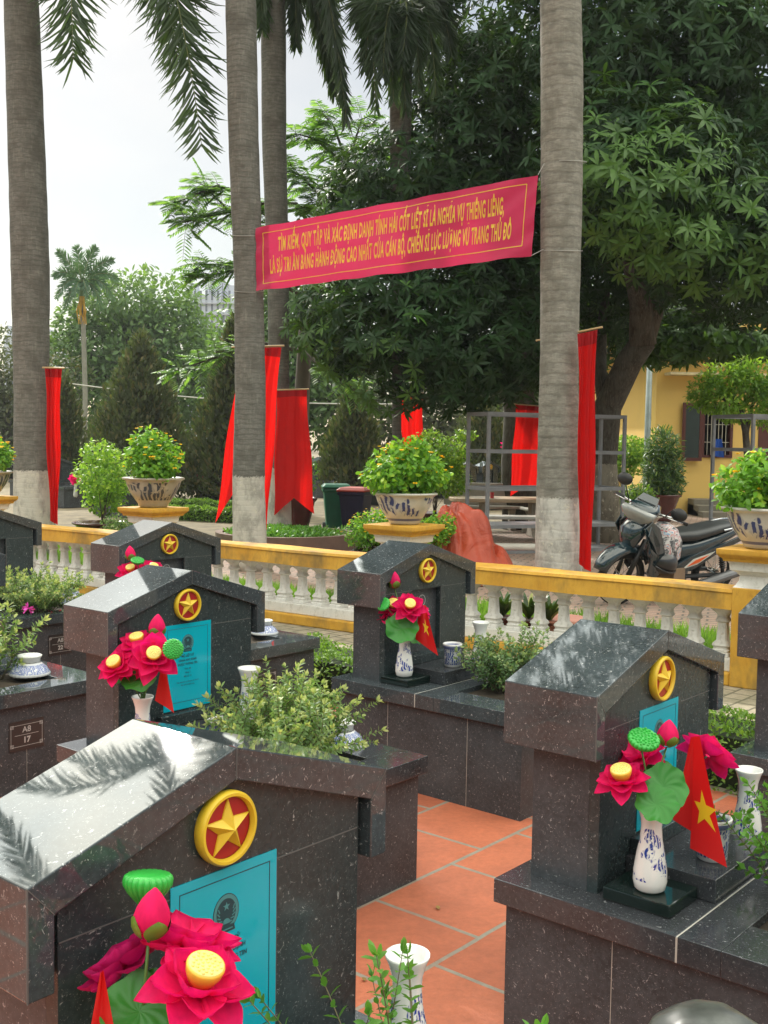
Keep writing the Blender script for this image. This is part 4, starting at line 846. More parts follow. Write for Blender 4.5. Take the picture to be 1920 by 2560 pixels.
def palm(label, pts, rads, fronds, crown=True, bark=None, group='tall palms with whitewashed feet', shaft=1.0, mat=None, ll=.55, name='palm_tree', sr=.13, nl=70, hang=.5, ctrl=(), cl=1.75, cs=1., ch=.9):
    base = Vector(pts[0]); root = empty(name, base, label=label, cat='palm tree', group=group)
    q = [Vector(p)-base for p in pts]; full = []; rr = []
    for i in range(len(q)-1):
        for k in range(8): full.append(q[i].lerp(q[i+1], k/8)); rr.append(rads[i]+(rads[i+1]-rads[i])*k/8)
    full.append(q[-1]); rr.append(rads[-1]); rr = [r*(1+.012*math.sin(i*2.3)) for i, r in enumerate(rr)]
    b = MB(); b.tube(full, rr, 28); build(b, 'trunk', bark or palm_bark, root, smooth=True)
    top = q[-1]
    if crown:
        b = MB(); b.tube([top+V(0, 0, -.02), top+V(0, 0, shaft*.3), top+V(0, 0, shaft*.8), top+V(0, 0, shaft)], [rads[-1]*1.0, rads[-1]*1.1, rads[-1]*.75, rads[-1]*.45], 20); build(b, 'crownshaft', crownshaft, root, smooth=True)
        P, D, N, Lg, Wg, Tn, ln = [], [], [], [], [], [], []
        for az, el, L_, dr in fronds: frond(P, D, N, Lg, Wg, Tn, top+V(0, 0, shaft*.95), math.radians(az), math.radians(el), L_, dr, ll, nl, ln, hang=hang)
        for mid, end in ctrl: frond_pts((P, D, N, Lg, Wg, Tn), ln, (top+V(0, 0, shaft*.95), mid-base, end-base), ll*cl, int(nl*1.5), ch, cs)
        leaves('fronds', *(np.array([tuple(v) for v in q_]) for q_ in (P, D, N)), np.array(Lg), np.array(Wg), mat or lf_palm, root, PALML, .35, np.array(Tn)); branches('rachis', ln, thin_bark2, root, 5)
    return root
thin_bark2 = plain('frond_rachis', (.12, .15, .04), .5)
def ztop(Y): return U(829, 0, Y).z
def ft(ux, uy, Y): return tuple(U(ux, uy, Y))
p1 = ft(78, 1160, 14); p1 = (p1[0], p1[1], 0)
P1b = Vector((U(76, 1130, 14).x, 14, 0)); 
palm('thick leaning palm trunk at the left edge with a red banner on its right side', [P1b, U(68, 850, 14.), U(66, 600, 14), U(60, 400, 14), U(46, 0, 14), U(38, -330, 14)],
     [.27, .215, .235, .228, .21, .19], [(60, 55, 4.0, .25), (20, 45, 4, .3), (-20, 50, 4, .3), (-50, 30, 4.2, .28), (-75, 45, 4.2, .3), (-100, 30, 4.4, .3), (-130, 45, 4.2, .3), (170, 50, 4, .3), (-165, 30, 4.2, .3), (45, 65, 3.5, .2), (-45, 68, 3.5, .2), (-150, 65, 3.5, .22)], ctrl=[(U(145, -470, 13.6), U(158, 128, 13.2)), (U(330, -520, 13.7), U(436, 318, 13.0)), (U(300, -420, 14.6), U(385, 130, 14.6))])
P2b = Vector((U(541, 1170, 13).x, 13, 0))
palm('palm trunk in front of the banner\'s left end, whitewashed foot between two red drapes', [P2b, U(537, 1050, 13), U(541, 850, 13), U(537, 600, 13), U(526, 300, 13), U(520, 0, 13), U(512, -560, 13)],
     [.205, .190, .180, .168, .175, .176, .16], [(a, e, 4.2, .30) for a, e in ((-35, 48), (25, 55), (60, 35), (95, 50), (-75, 40), (-105, 50), (-140, 35), (-175, 48), (145, 40), (0, 68), (120, 65), (-120, 68))])
P3b = Vector((U(603, 1140, 17).x, 17, 0))
palm('slimmer palm trunk just right of the banner palm, leaning left at its top', [P3b, U(602, 1000, 17), U(602, 800, 17), U(601, 600, 17), U(592, 300, 17), U(590, -70, 17)],
     [.20, .175, .16, .163, .185, .19], [(30, 60, 4, .2), (-40, 60, 4, .2), (-75, 60, 4, .2), (-140, 60, 4, .2), (180, 60, 3.8, .2), (0, 70, 3.5, .2)], shaft=.9, cl=1.15, cs=.45, ch=1.6, ctrl=[(U(700, -220, 16.6), U(748, 262, 16.2)), (U(660, -150, 16.6), U(722, 200, 16.9)), (U(640, -160, 17), U(640, 95, 16.8)), (U(760, -260, 17), U(700, 110, 17.4)), (U(560, -120, 17), U(566, 60, 16.7))])
P4b = Vector((U(1208, 1230, 12).x, 12, 0))
palm('pale stout palm trunk holding the right end of the red text banner', [P4b, U(1205, 1130, 12), U(1206, 960, 12), U(1208, 760, 12), U(1213, 420, 12), U(1214, 180, 12), U(1211, 0, 12), U(1210, -620, 12)],
     [.262, .243, .222, .205, .222, .225, .216, .19], [(a, e, 4.2, .28) for a, e in ((-30, 50), (40, 45), (80, 50), (120, 35), (165, 48), (-70, 40), (-110, 48), (-150, 38), (0, 68), (130, 65))], bark=palm_bark_l)
P5b = Vector((U(856, 1100, 16.5).x, 16.5, 0))
palm('far palm whose crown of hanging fronds shows at the top centre, yellow fruit stalks beneath', [P5b, U(857, 900, 16.5), U(862, 600, 16.5), U(865, 300, 16.5), U(866, 60, 16.5)],
     [.075, .068, .12, .157, .177], [(40, 60, 3, .3), (-25, 60, 3, .3)], shaft=.4, ll=.5, cl=1.2, nl=26, cs=.5, ch=1.5, ctrl=[(U(800, -60, 16.3), U(788, 150, 16.1)), (U(790, -110, 16.2), U(812, 235, 16.0)), (U(840, -40, 16.0), U(850, 215, 15.9)), (U(860, -60, 16.0), U(876, 235, 16.0)), (U(900, -60, 16.1), U(905, 190, 16.0)), (U(930, -80, 16.2), U(942, 220, 16.1)), (U(950, -90, 16.3), U(975, 120, 16.3)), (U(760, -70, 16.5), U(790, 70, 16.5)), (U(830, -30, 15.9), U(828, 160, 15.8)), (U(890, -20, 15.9), U(868, 130, 15.8))])
palm('palm standing outside the left edge whose crown the nearest roof mirrors', [V(-6.1, 7.8, 0), V(-6.0, 7.8, 3.5), V(-5.7, 7.8, 7.6)], [.24, .2, .17], [(a, e, 4.5, .36) for a, e in ((10, 40), (28, 55), (45, 35), (60, 50), (75, 35), (88, 60), (100, 40), (118, 52), (135, 38), (170, 50), (-160, 38), (-125, 50), (-95, 40), (-60, 50), (-25, 40), (60, 70), (180, 70), (-60, 70))])
P6b = Vector((U(181, 1085, 38).x, 38, 0))
rA = palm('small areca palm with a yellow dead sheath standing alone against the pale sky', [P6b, U(184, 850, 38), U(180, 700, 38), U(177, 655, 38)], [.10, .085, .08, .11],
     [(0, 60, .9, .4), (180, 60, .9, .4)], group=None, shaft=.6, mat=lf_palm2, ll=.33, nl=20, cl=1.0, ctrl=[(U(150, 560, 38), U(124, 543, 38)), (U(145, 570, 38), U(116, 598, 38)), (U(150, 580, 37.6), U(122, 645, 37.6)), (U(158, 600, 37.5), U(140, 668, 37.5)), (U(185, 560, 38), U(208, 534, 38)), (U(205, 565, 38), U(245, 562, 38)), (U(215, 570, 38), U(256, 605, 38)), (U(210, 575, 37.6), U(246, 650, 37.6)), (U(200, 590, 37.5), U(220, 668, 37.5)), (U(172, 560, 38.4), U(165, 532, 38.4)), (U(178, 580, 37.3), U(190, 645, 37.2)), (U(170, 590, 37.3), U(160, 640, 37.2))], bark=plain('areca_bark', (.22, .22, .18), .8))
b = MB(); c0 = U(178, 640, 37.9)-P6b
for k in range(16): b.tube([c0+V(random.uniform(-.08, .08), 0, 0), c0+V(random.uniform(-.2, .12), random.uniform(-.1, .1), -.5), c0+V(random.uniform(-.15, .15), random.uniform(-.1, .1), -.95)], [.02, .02, .004], 5)
build(b, 'dead_sheath', plain('yellow_straw', (.55, .33, .04), .8), rA)
# ------------------------------------------------------------------ red drapes tied to the palms
pole_m = plain('bamboo_pole', (.50, .36, .18), .5)
def drape(label, tl, tr, bl, br, amp, nf, tail, ph=0, pole=None, mat=None, nu=36, nv=40, group='plain red swallow tailed drapes tied to the palms'):
    o0 = tl.lerp(tr, .5); root = empty('red_drape', o0, label=label, cat='drape', group=group)
    def fn(u, v):
        a = tl.lerp(tr, u); c = bl.lerp(br, u)+V(0, 0, tail*(1-abs(2*u-1))); p = a.lerp(c, v)
        f = amp*(math.sin(u*nf*6.283+ph+v*1.5)*(.5+.5*v)+.4*math.sin(u*nf*14+v*3+ph)+.15*math.sin(u*nf*31+v*5)); return p+V(.2, -1, 0)*f-o0+V(.012*math.sin(v*9+u*3), 0, 0)
    b = MB(); b.grid(fn, nu, nv); c_ = build(b, 'cloth', mat or drape_m, root, smooth=True, fix=False)
    h = .05*(tl-bl).length
    b = MB(); b.grid(lambda u, v: fn(u, v*.055)+V(0, -.006, 0), nu, 3); build(b, 'hem', drape_d, root, smooth=True, fix=False)
    a, c = pole or (tl-V(.03, 0, 0), tr+V(.03, 0, 0)); b = MB(); b.tube([a-o0+V(0, 0, .012), c-o0+V(0, 0, .012)], .011, 8); build(b, 'pole', pole_m, root)
    return root
drape('narrow pleated red drape on the right side of the thick left palm', U(97, 796, 13.75), U(134, 797, 13.7), U(108, 1125, 13.75), U(126, 1133, 13.7), .035, 3.2, .0, 0)
drape('red drape behind the banner palm, its left tail swinging out behind the trunk', U(520, 752, 13.35), U(608, 750, 13.25), U(464, 1130, 13.35), U(577, 1146, 13.2), .03, 2.5, .55, 1, pole=(U(500, 752, 13.3), U(614, 749, 13.25)))
drape('wide red drape with a forked end on the slim palm', U(597, 844, 16.7), U(663, 842, 16.6), U(592, 1114, 16.7), U(679, 1110, 16.6), .035, 1.5, .26, 2.2)
drape('distant short red drape beside the small pale trunk at the centre', U(857, 853, 20.6), U(914, 850, 20.5), U(874, 990, 20.6), U(910, 1040, 20.5), .05, 1.8, .25, .6)
drape('red drape behind the left metal rack', U(1112, 874, 18.5), U(1182, 880, 18.5), U(1103, 1072, 18.5), U(1180, 1075, 18.5), .05, 1.5, .2, 1.9)
drape('long red drape hanging on the right side of the pale stout palm', U(1246, 722, 11.72), U(1290, 712, 11.72), U(1248, 1212, 11.75), U(1276, 1234, 11.7), .03, 2.0, -.02, .5, pole=(U(1158, 738, 12.26), U(1301, 709, 11.7)))
# ------------------------------------------------------------------ text banner
TL, TR, BR_, BLc = U(553, 493, 12.85), U(1162, 378, 11.85), U(1148, 552, 11.85), U(553, 629, 12.85)
bo = TL.copy(); ban = empty('text_banner', bo, label='long red banner with two lines of yellow capitals stretched between two palms', cat='banner')
bn = (TR-TL).cross(BLc-TL).normalized(); 
if bn.y > 0: bn = -bn
def bfn(u, v):          # u left to right, v top to bottom, unit square
    p = TL.lerp(TR, u).lerp(BLc.lerp(BR_, u), v)
    f = .010*math.sin(v*5+u*9)*math.sin(math.pi*u)+.012*math.sin(u*31+v*6)*abs(2*v-1)**1.5+.008*math.sin((u*2.2+v)*19)*(abs(2*u-1)**3+.15)+.006*math.sin(v*14+math.sin(u*7)*3)
    e = .005*math.sin(u*43)*(1 if v > .5 else .5)*abs(2*v-1)**4
    return p-bo+bn*f+V(0, 0, e)
b = MB(); b.grid(bfn, 120, 22); bc = build(b, 'cloth', cloth('banner_red', (.64, .035, .12), .3, .38, .2, (.88, .05, .16)), ban, smooth=True, fix=False)
ban_y = cloth('banner_yellow', (.98, .78, .10), .35, .5, .1)
bw, bh_ = (TR-TL).length, ((TL-BLc).length+(TR-BR_).length)/2
def wrap_mesh(o, off=.003):
    me = o.data
    for v_ in me.vertices:
        u, v = v_.co.x/bw, -v_.co.y/bh_; v_.co = bfn(u, v)+bn*off
b = MB()
def strip(u0, v0, u1, v1, w, n=60):
    for i in range(n):
        a, c = i/n, (i+1)/n; x0, y0 = u0+(u1-u0)*a, v0+(v1-v0)*a; x1, y1 = u0+(u1-u0)*c, v0+(v1-v0)*c
        if abs(u1-u0) > abs(v1-v0): q_ = [(x0, y0-w/bh_), (x1, y1-w/bh_), (x1, y1+w/bh_), (x0, y0+w/bh_)]
        else: q_ = [(x0-w/bw, y0), (x0+w/bw, y0), (x1+w/bw, y1), (x1-w/bw, y1)]
        b.add([bfn(*p)+bn*.003 for p in q_], [(0, 1, 2, 3)])
strip(.028, .105, .965, .085, .004); strip(.028, .90, .965, .86, .004); strip(.028, .105, .028, .90, .004, 12); strip(.965, .085, .965, .86, .004, 12)
build(b, 'border', ban_y, ban, fix=False)
for s_, yc, x0, x1, hgt in (('TÌM KIẾM, QUY TẬP VÀ XÁC ĐỊNH DANH TÍNH HÀI CỐT LIỆT SĨ LÀ NGHĨA VỤ THIÊNG LIÊNG,', .325, .085, .895, .222), ('LÀ SỰ TRI ÂN BẰNG HÀNH ĐỘNG CAO NHẤT CỦA CÁN BỘ, CHIẾN SĨ LỰC LƯỢNG VŨ TRANG THỦ ĐÔ', .655, .055, .925, .222)):
    o = text_mesh('lettering', s_, 1, ban_y, ban, Matrix.Identity(4), bold=.028, align='LEFT', sp=1.12)
    bm = bmesh.new(); bm.from_mesh(o.data)
    for _ in range(1):
        es = [e for e in bm.edges if e.calc_length() > .25]; bmesh.ops.subdivide_edges(bm, edges=es, cuts=2)
    bm.to_mesh(o.data); bm.free()
    xs_ = [v_.co.x for v_ in o.data.vertices]; mn, mx = min(xs_), max(xs_); capc = .36; kx = (x1-x0)*bw/(mx-mn); ky = hgt*bh_/.73
    for v_ in o.data.vertices: v_.co = ((v_.co.x-mn)*kx+x0*bw, v_.co.y*ky-yc*bh_, 0)
    wrap_mesh(o)
wire = plain('wire', (.35, .35, .33), .4)
def cable(label, pts, r, parent=None, name='wire', mat=None):
    b = MB(); b.tube(pts, r, 5); o = build(b, name, mat or wire, parent); 
    if not parent: tag(o, label, 'cable')
    return o
def ringw(cx, R, z, sag=.04, n=24): return [cx+V(R*math.cos(a), R*math.sin(a), z+sag*math.sin(a)) for a in [2*math.pi*k/n for k in range(n+1)]]
b = MB()
for (px, Y, R_, zz, cn) in ((1211, 12, .232, U(1211, 350, 12).z, TR), (1209, 12, .222, U(1209, 541, 12).z, BR_), (531, 13, .178, U(531, 508, 13).z, TL), (537, 13, .176, U(537, 628, 13).z, BLc)):
    c0 = V(U(px, 700, Y).x, Y, 0); b.tube([p-bo for p in ringw(c0, R_, zz)], .004, 5, cap=False); b.tube([cn-bo, c0+V(-.9*R_ if px > 900 else R_*.9, -.35*R_, zz)-bo], .004, 5)
build(b, 'tie_wire', wire, ban)
# ------------------------------------------------------------------ trees
def tree(name, label, base, trunk_lines, blobs, n, L_, Wd, leafm, bark=bark_d, mode='ros', nl=9, shell=.7, group=None, cat='tree', tint_top=None, shape=LONG, spread=(50, 100), droop=.35):
    base = Vector(base); root = empty(name, base, label=label, cat=cat, group=group)
    branches('trunk', [([Vector(p)-base for p in pts], a, c) for pts, a, c in trunk_lines], bark, root, 12)
    blobs = list(blobs); bl = [(c[0]-base.x, c[1]-base.y, c[2]-base.z, *c[3:]) for c in blobs]
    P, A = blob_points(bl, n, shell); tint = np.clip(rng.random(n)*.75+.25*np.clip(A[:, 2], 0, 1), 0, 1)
    if mode == 'ros': rosettes('crown', P, A*.8+np.array([0, 0, .35])+rnd_unit(n)*.35, nl, L_, Wd, leafm, root, shape, spread, tint, droop)
    else: scatter_leaves('crown', P, A, L_, Wd, leafm, root, shape, .6, droop, tint)
    return root
def blobs_px(lst, seed=0):       # (ux,uy,Y,r) or with explicit squash
    out = []
    for t in lst:
        c = U(t[0], t[1], t[2]); r = t[3]; q = t[4] if len(t) > 4 else 1; out.append((c.x, c.y, c.z, r, r*(t[5] if len(t) > 5 else 1), r*q))
    return out
# right mango, leaning trunk
MB_b = Vector((U(1312, 1120, 17.5).x, 17.5, 0))
bB = blobs_px([(1340, 400, 14.2, 1.0, .8), (1290, 320, 14.5, .9), (1420, 330, 14.5, 1.1, .8), (1500, 420, 14.5, 1.1, .8), (1380, 480, 14.6, .9, .7), (1560, 520, 14.8, 1.2, .8), (1640, 430, 15, 1.3), (1620, 585, 15.5, 1.0, .8), (1700, 560, 15, 1.2), (1520, 585, 16, 1.0, .7), (1700, 610, 16, .9, .7),
    (1300, 150, 15.5, 1.3), (1420, 80, 15.5, 1.5), (1540, 180, 15.5, 1.5), (1650, 120, 16, 1.5), (1350, -40, 16, 1.5), (1500, -80, 16, 1.6), (1650, -80, 16, 1.6), (1480, 280, 16.5, 1.4), (1320, 560, 18, 1.2, .8), (1290, 640, 18, .9, .7), (1600, 300, 16.5, 1.6), (1390, 200, 17, 1.6), (1420, 560, 18.5, 1.2, .8), (1660, 640, 17, .6, .6), (1380, 320, 19, 2.0), (1560, 400, 19, 2.0)])
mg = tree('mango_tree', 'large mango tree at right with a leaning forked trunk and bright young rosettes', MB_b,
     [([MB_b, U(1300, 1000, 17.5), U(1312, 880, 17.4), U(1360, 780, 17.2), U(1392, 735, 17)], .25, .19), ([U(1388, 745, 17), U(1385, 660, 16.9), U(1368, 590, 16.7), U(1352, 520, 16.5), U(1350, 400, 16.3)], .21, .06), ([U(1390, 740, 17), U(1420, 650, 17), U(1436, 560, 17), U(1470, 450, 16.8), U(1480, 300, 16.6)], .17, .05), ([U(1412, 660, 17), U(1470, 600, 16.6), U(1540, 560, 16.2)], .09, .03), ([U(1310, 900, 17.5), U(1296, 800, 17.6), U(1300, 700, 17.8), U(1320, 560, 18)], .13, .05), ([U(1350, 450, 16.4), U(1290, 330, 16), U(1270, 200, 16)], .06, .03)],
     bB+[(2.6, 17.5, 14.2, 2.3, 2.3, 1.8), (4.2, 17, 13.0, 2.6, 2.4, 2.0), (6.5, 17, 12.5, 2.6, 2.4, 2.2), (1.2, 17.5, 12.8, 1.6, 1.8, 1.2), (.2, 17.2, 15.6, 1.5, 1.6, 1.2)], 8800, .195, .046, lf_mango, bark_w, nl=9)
P_, A_ = blob_points(blobs_px([(1300, 400, 13.6, .75, .8), (1360, 440, 13.6, .8, .7), (1420, 390, 13.6, .8, .7), (1450, 500, 13.8, .7, .7), (1290, 340, 13.9, .5), (1600, 470, 14.0, .7, .7), (1560, 560, 14.2, .7, .6), (1400, 540, 14, .6, .6), (1480, 330, 13.8, .6)]), 420, .92)
rosettes('young_leaves', P_-np.array(MB_b), A_*.7+np.array([0, -.35, .45]), 8, .20, .048, lf_mangoy, mg, LONG, (55, 95), None, .35)
# centre mango behind the banner
MA_b = Vector((U(1128, 1110, 20).x, 20, 0))
bA = blobs_px([(785, 712, 16.5, .85, .8), (860, 752, 16, 1.0, .7), (950, 790, 16, 1.0, .7), (1040, 770, 16, 1.1, .7), (1120, 740, 16.3, 1.0, .7), (800, 660, 16.5, 1.1, .8), (730, 672, 17, .5, .8), (930, 700, 16.5, 1.2, .8), (1060, 650, 16.5, 1.3), (960, 812, 16.3, .5, .5), (1020, 832, 16.2, .5, .5), (1090, 800, 16.5, .8, .6),
    (860, 430, 17, 1.1), (800, 470, 17, .9, .8), (760, 430, 17.3, .5), (960, 380, 17, 1.4), (1060, 300, 17, 1.4), (1130, 200, 17, 1.5), (1030, 200, 17.5, .9), (1080, 80, 17.5, 1.6), (1150, -20, 17, 1.6), (1100, 430, 18, 1.6), (1140, 540, 18, 1.5), (1000, 480, 18, 1.5), (880, 560, 17.5, 1.5), (1000, 600, 17.5, 1.6), (1150, 350, 19, 2), (1180, 620, 19, 2)])
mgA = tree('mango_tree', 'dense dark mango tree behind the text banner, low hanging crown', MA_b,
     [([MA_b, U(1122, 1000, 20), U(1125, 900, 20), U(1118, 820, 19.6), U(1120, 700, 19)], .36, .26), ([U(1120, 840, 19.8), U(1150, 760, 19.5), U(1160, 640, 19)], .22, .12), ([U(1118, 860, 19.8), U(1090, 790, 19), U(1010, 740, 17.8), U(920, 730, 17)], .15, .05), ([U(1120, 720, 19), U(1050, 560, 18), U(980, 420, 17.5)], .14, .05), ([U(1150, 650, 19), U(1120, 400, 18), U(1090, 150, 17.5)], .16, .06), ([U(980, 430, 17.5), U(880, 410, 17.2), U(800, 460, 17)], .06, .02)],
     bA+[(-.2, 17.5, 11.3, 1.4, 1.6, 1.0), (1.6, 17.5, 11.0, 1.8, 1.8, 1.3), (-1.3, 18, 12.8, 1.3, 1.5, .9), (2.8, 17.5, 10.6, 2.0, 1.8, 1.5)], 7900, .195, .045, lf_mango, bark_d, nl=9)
P_, A_ = blob_points(blobs_px([(745, 430, 16.8, .5), (770, 470, 16.8, .6), (700, 690, 16.6, .6), (740, 720, 16.4, .6), (690, 650, 16.8, .4), (850, 800, 15.9, .6), (900, 420, 16.6, .5), (940, 130, 17.2, .6), (920, 250, 17.0, .5)]), 260, .9)
rosettes('young_leaves', P_-np.array(MA_b), A_*.7+np.array([0, -.3, .4]), 8, .19, .045, lf_mangoy, mgA, LONG, (55, 95), None, .35)
# young bright sprays hanging low in front of the yellow house
bY = blobs_px([(1440, 745, 20, .6, .55), (1520, 735, 20, .7, .5), (1600, 740, 20, .6, .5), (1390, 735, 20, .5, .5), (1340, 700, 20, .6, .5), (1280, 660, 19, .4, .6), (1480, 700, 20.5, .8, .5)])
bq = Vector((U(1850, 1000, 20.5).x, 20.5, 0))
tree('mango_tree', 'hanging bright green mango branches over the yellow house eaves', bq, [([bq, U(1850, 800, 20.5), U(1760, 690, 20.4), U(1600, 690, 20.2), U(1440, 700, 20)], .2, .03)], bY, 800, .26, .07, lf_mangoy, nl=8, droop=.9)
# feathery tree
FT = Vector((U(640, 1080, 23).x, 23, 0))
ft_root = empty('flame_tree', FT, label='feathery flame tree whose fine sprays stick out on both sides of the central palms', cat='tree')
lines = [([FT, U(650, 900, 23), U(660, 700, 22.5), U(690, 520, 22)], .20, .10)]
tips = []
for pts in (((690, 520), (640, 440), (560, 440), (470, 400), (375, 440)), ((690, 520), (620, 480), (540, 450), (430, 470), (400, 480)), ((665, 650), (590, 600), (520, 575), (440, 570)), ((665, 650), (600, 560), (480, 590), (415, 600)), ((690, 520), (720, 420), (760, 330), (780, 260)),
            ((700, 500), (740, 440), (740, 350), (680, 300), (645, 290)), ((700, 500), (760, 430), (800, 360), (830, 300)), ((700, 520), (690, 420), (650, 380), (630, 370)), ((690, 540), (740, 500), (700, 450), (640, 450)), ((665, 700), (720, 640), (760, 600)), ((660, 760), (560, 740), (470, 770), (385, 800)), ((660, 760), (700, 800), (760, 830)), ((690, 520), (560, 520), (480, 440), (440, 400)), ((700, 500), (760, 380), (720, 270), (700, 250))):
    pp = [U(x, y, 22-.6*i) for i, (x, y) in enumerate(pts)]; sm = []
    for i in range(len(pp)-1): sm += [pp[i].lerp(pp[i+1], k/4) for k in range(4)]
    sm.append(pp[-1]); lines.append((sm, .045, .010)); tips.append(sm)
Ps, Ds, Ns, Ls = [], [], [], []; tw_ = []
for sm in tips:
    for i in range(int(len(sm)*.35), len(sm)):
        for k in range(5):
            p = sm[i]+Vector(rnd_unit(1)[0])*.05; dd = (sm[min(i+1, len(sm)-1)]-sm[max(0, i-1)]).normalized(); d = (dd+Vector(rnd_unit(1)[0])*1.1); d.z *= .5; d.normalize(); ra = random.uniform(.35, .6); e = p+d*ra+V(0, 0, -.06); tw_.append(([p, p.lerp(e, .5)+V(0, 0, .03), e], .006, .003))
            s_ = d.cross(V(0, 0, 1)).normalized()
            for j in range(9):
                t = .25+.75*j/8; q_ = p.lerp(e, t)+V(0, 0, .03*(1-abs(2*t-1)))
                for sg in (1, -1): Ps.append(q_); Ds.append(s_*sg+d*.5+V(0, 0, -.25)); Ns.append((0, 0, 1)); Ls.append(.20*(1-.35*abs(2*t-1)))
rel = lambda a: np.array([tuple(Vector(v)-FT) for v in a])
leaves('crown', rel(Ps), np.array([tuple(v) for v in Ds]), np.array(Ns)+rnd_unit(len(Ps))*.4, np.array(Ls), .042, lf_feath, ft_root, OVAL, .15)
branches('trunk', [([Vector(v)-FT for v in a], r0, r1) for a, r0, r1 in lines], thin_bark, ft_root, 8); branches('twigs', [([Vector(v)-FT for v in a], r0, r1) for a, r0, r1 in tw_[::1]], thin_bark, ft_root, 4)
# far broad tree
def far_tree(label, ub, Y, bl, n, L_=.28, mat=lf_tree, extra=()):
    b0 = Vector((U(ub, 1000, Y).x, Y, 0)); bb = blobs_px(bl); cx = sum(c[2] for c in bb)/len(bb)
    ln = [([b0, b0+V(.2, 0, cx*.5), b0+V(0, 0, cx*.8)], .35, .2)]+[([b0+V(0, 0, cx*random.uniform(.45, .75)), (b0+V(0, 0, cx*.8)).lerp(Vector(c[:3]), .5)+V(0, 0, .2), Vector(c[:3])], .13, .04) for c in bb]
    return tree('broadleaf_tree', label, b0, ln, bb, n, L_, L_*.5, mat, mode='sc', shell=.55, shape=OVAL, group='broadleaf trees behind the cemetery')
far_tree('wide rounded tree against the sky left of centre', 300, 46, [(200, 690, 46, 1.6, .6), (250, 660, 46, 2.0, .6), (320, 650, 46, 2.2, .6), (365, 690, 46, 1.7, .6), (405, 770, 46, 1.9, .7), (350, 750, 46, 2.4, .8), (250, 760, 46, 2.2, .8), (180, 760, 46, 1.8, .8), (420, 830, 46, 2.2, .9), (300, 840, 46, 2.4), (140, 800, 46, 1.6), (200, 870, 46, 2.2), (380, 900, 46, 2)], 17000, .30)
far_tree('yellow green tree behind the banner palms', 640, 40, [(620, 640, 40, 1.6), (670, 660, 40, 1.8), (650, 740, 40, 2.2), (700, 800, 40, 2.2), (600, 820, 40, 2.2), (560, 740, 42, 2.0), (740, 860, 40, 2.2)], 12000, .28)
far_tree('tree beyond the yellow house between the leaning trunk and the lamp post', 1340, 44, [(1290, 760, 44, 2.4), (1350, 740, 44, 2.4), (1390, 820, 44, 2.4), (1310, 860, 44, 2.6), (1380, 920, 44, 2.4), (1250, 900, 44, 2.6), (1330, 660, 44, 2.2), (1200, 820, 44, 2.6), (1150, 900, 44, 2.6)], 12000, .3)
far_tree('dark tree at the far left behind the leaning palm', 10, 40, [(0, 800, 40, 1.7), (-30, 860, 40, 2), (20, 880, 40, 1.6), (60, 860, 40, 1.3), (130, 830, 42, 1.3), (30, 950, 40, 1.8)], 6500, .22, lf_con)
far_tree('tree filling the gap behind the racks', 1000, 40, [(820, 880, 40, 2.2), (900, 860, 40, 2.2), (980, 900, 40, 2.4), (1060, 900, 40, 2.4), (1130, 940, 40, 2.2), (1460, 880, 42, 2)], 9000, .26, lf_con)
# conifers
def conifer(label, ub, ybase, ytop, Y, wid, n, lean=0):
    b0 = Vector((U(ub, 1000, Y).x, Y, 0)); h = U(ub, ytop, Y).z; root = empty('cypress_tree', b0, label=label, cat='tree', group='brownish cypresses beyond the paving')
    nb = 46; bl = []
    for k in range(nb):
        t = (k+.5)/nb; t = t**.85; r = wid*(1-t)**.75*random.uniform(.75, 1.1); a = k*2.4; bl.append((math.cos(a)*r*.62+lean*t, math.sin(a)*r*.62, .35+t*(h-.7), r*.34+.13, r*.34+.13, .34+r*.2))
    n = int(n*.62); P, A = blob_points(bl, n, .5); D = A*.5+np.array([0, 0, .8])+rnd_unit(n)*.45
    leaves('crown', P, D, rnd_unit(n), .17*rng.uniform(.6, 1.2, n), .07, lf_con, root, OVAL, .3)
    ln = [([V(0, 0, 0), V(lean*.3, 0, h*.5), V(lean, 0, h*.93)], .13, .02)]+[([V(lean*z, 0, h*z), V(c[0]*.5+lean*z*.5, c[1]*.5, h*z+.15), V(c[0], c[1], c[2])], .03, .01) for c in bl[::2] for z in [max(.05, c[2]/h-.1)]]
    branches('trunk', ln, bark_d, root, 6)
conifer('broad brown cypress in the middle of the left background', 305, 980, 708, 27, 1.75, 17000)
conifer('tall cypress cut by the banner palm, lighter green on its left', 480, 980, 668, 26, 1.0, 12000, .3)
conifer('cypress between the forked drape and the distant drape', 765, 980, 800, 27, 1.0, 8000)
conifer('cypress just behind the left rack', 1040, 1000, 850, 30, 1.5, 7000)
conifer('small ragged cypress right of the thick left palm', 140, 1000, 800, 28, .8, 5000)
conifer('dark cypress behind the lamp post', 1375, 1000, 740, 30, 1.0, 7000)
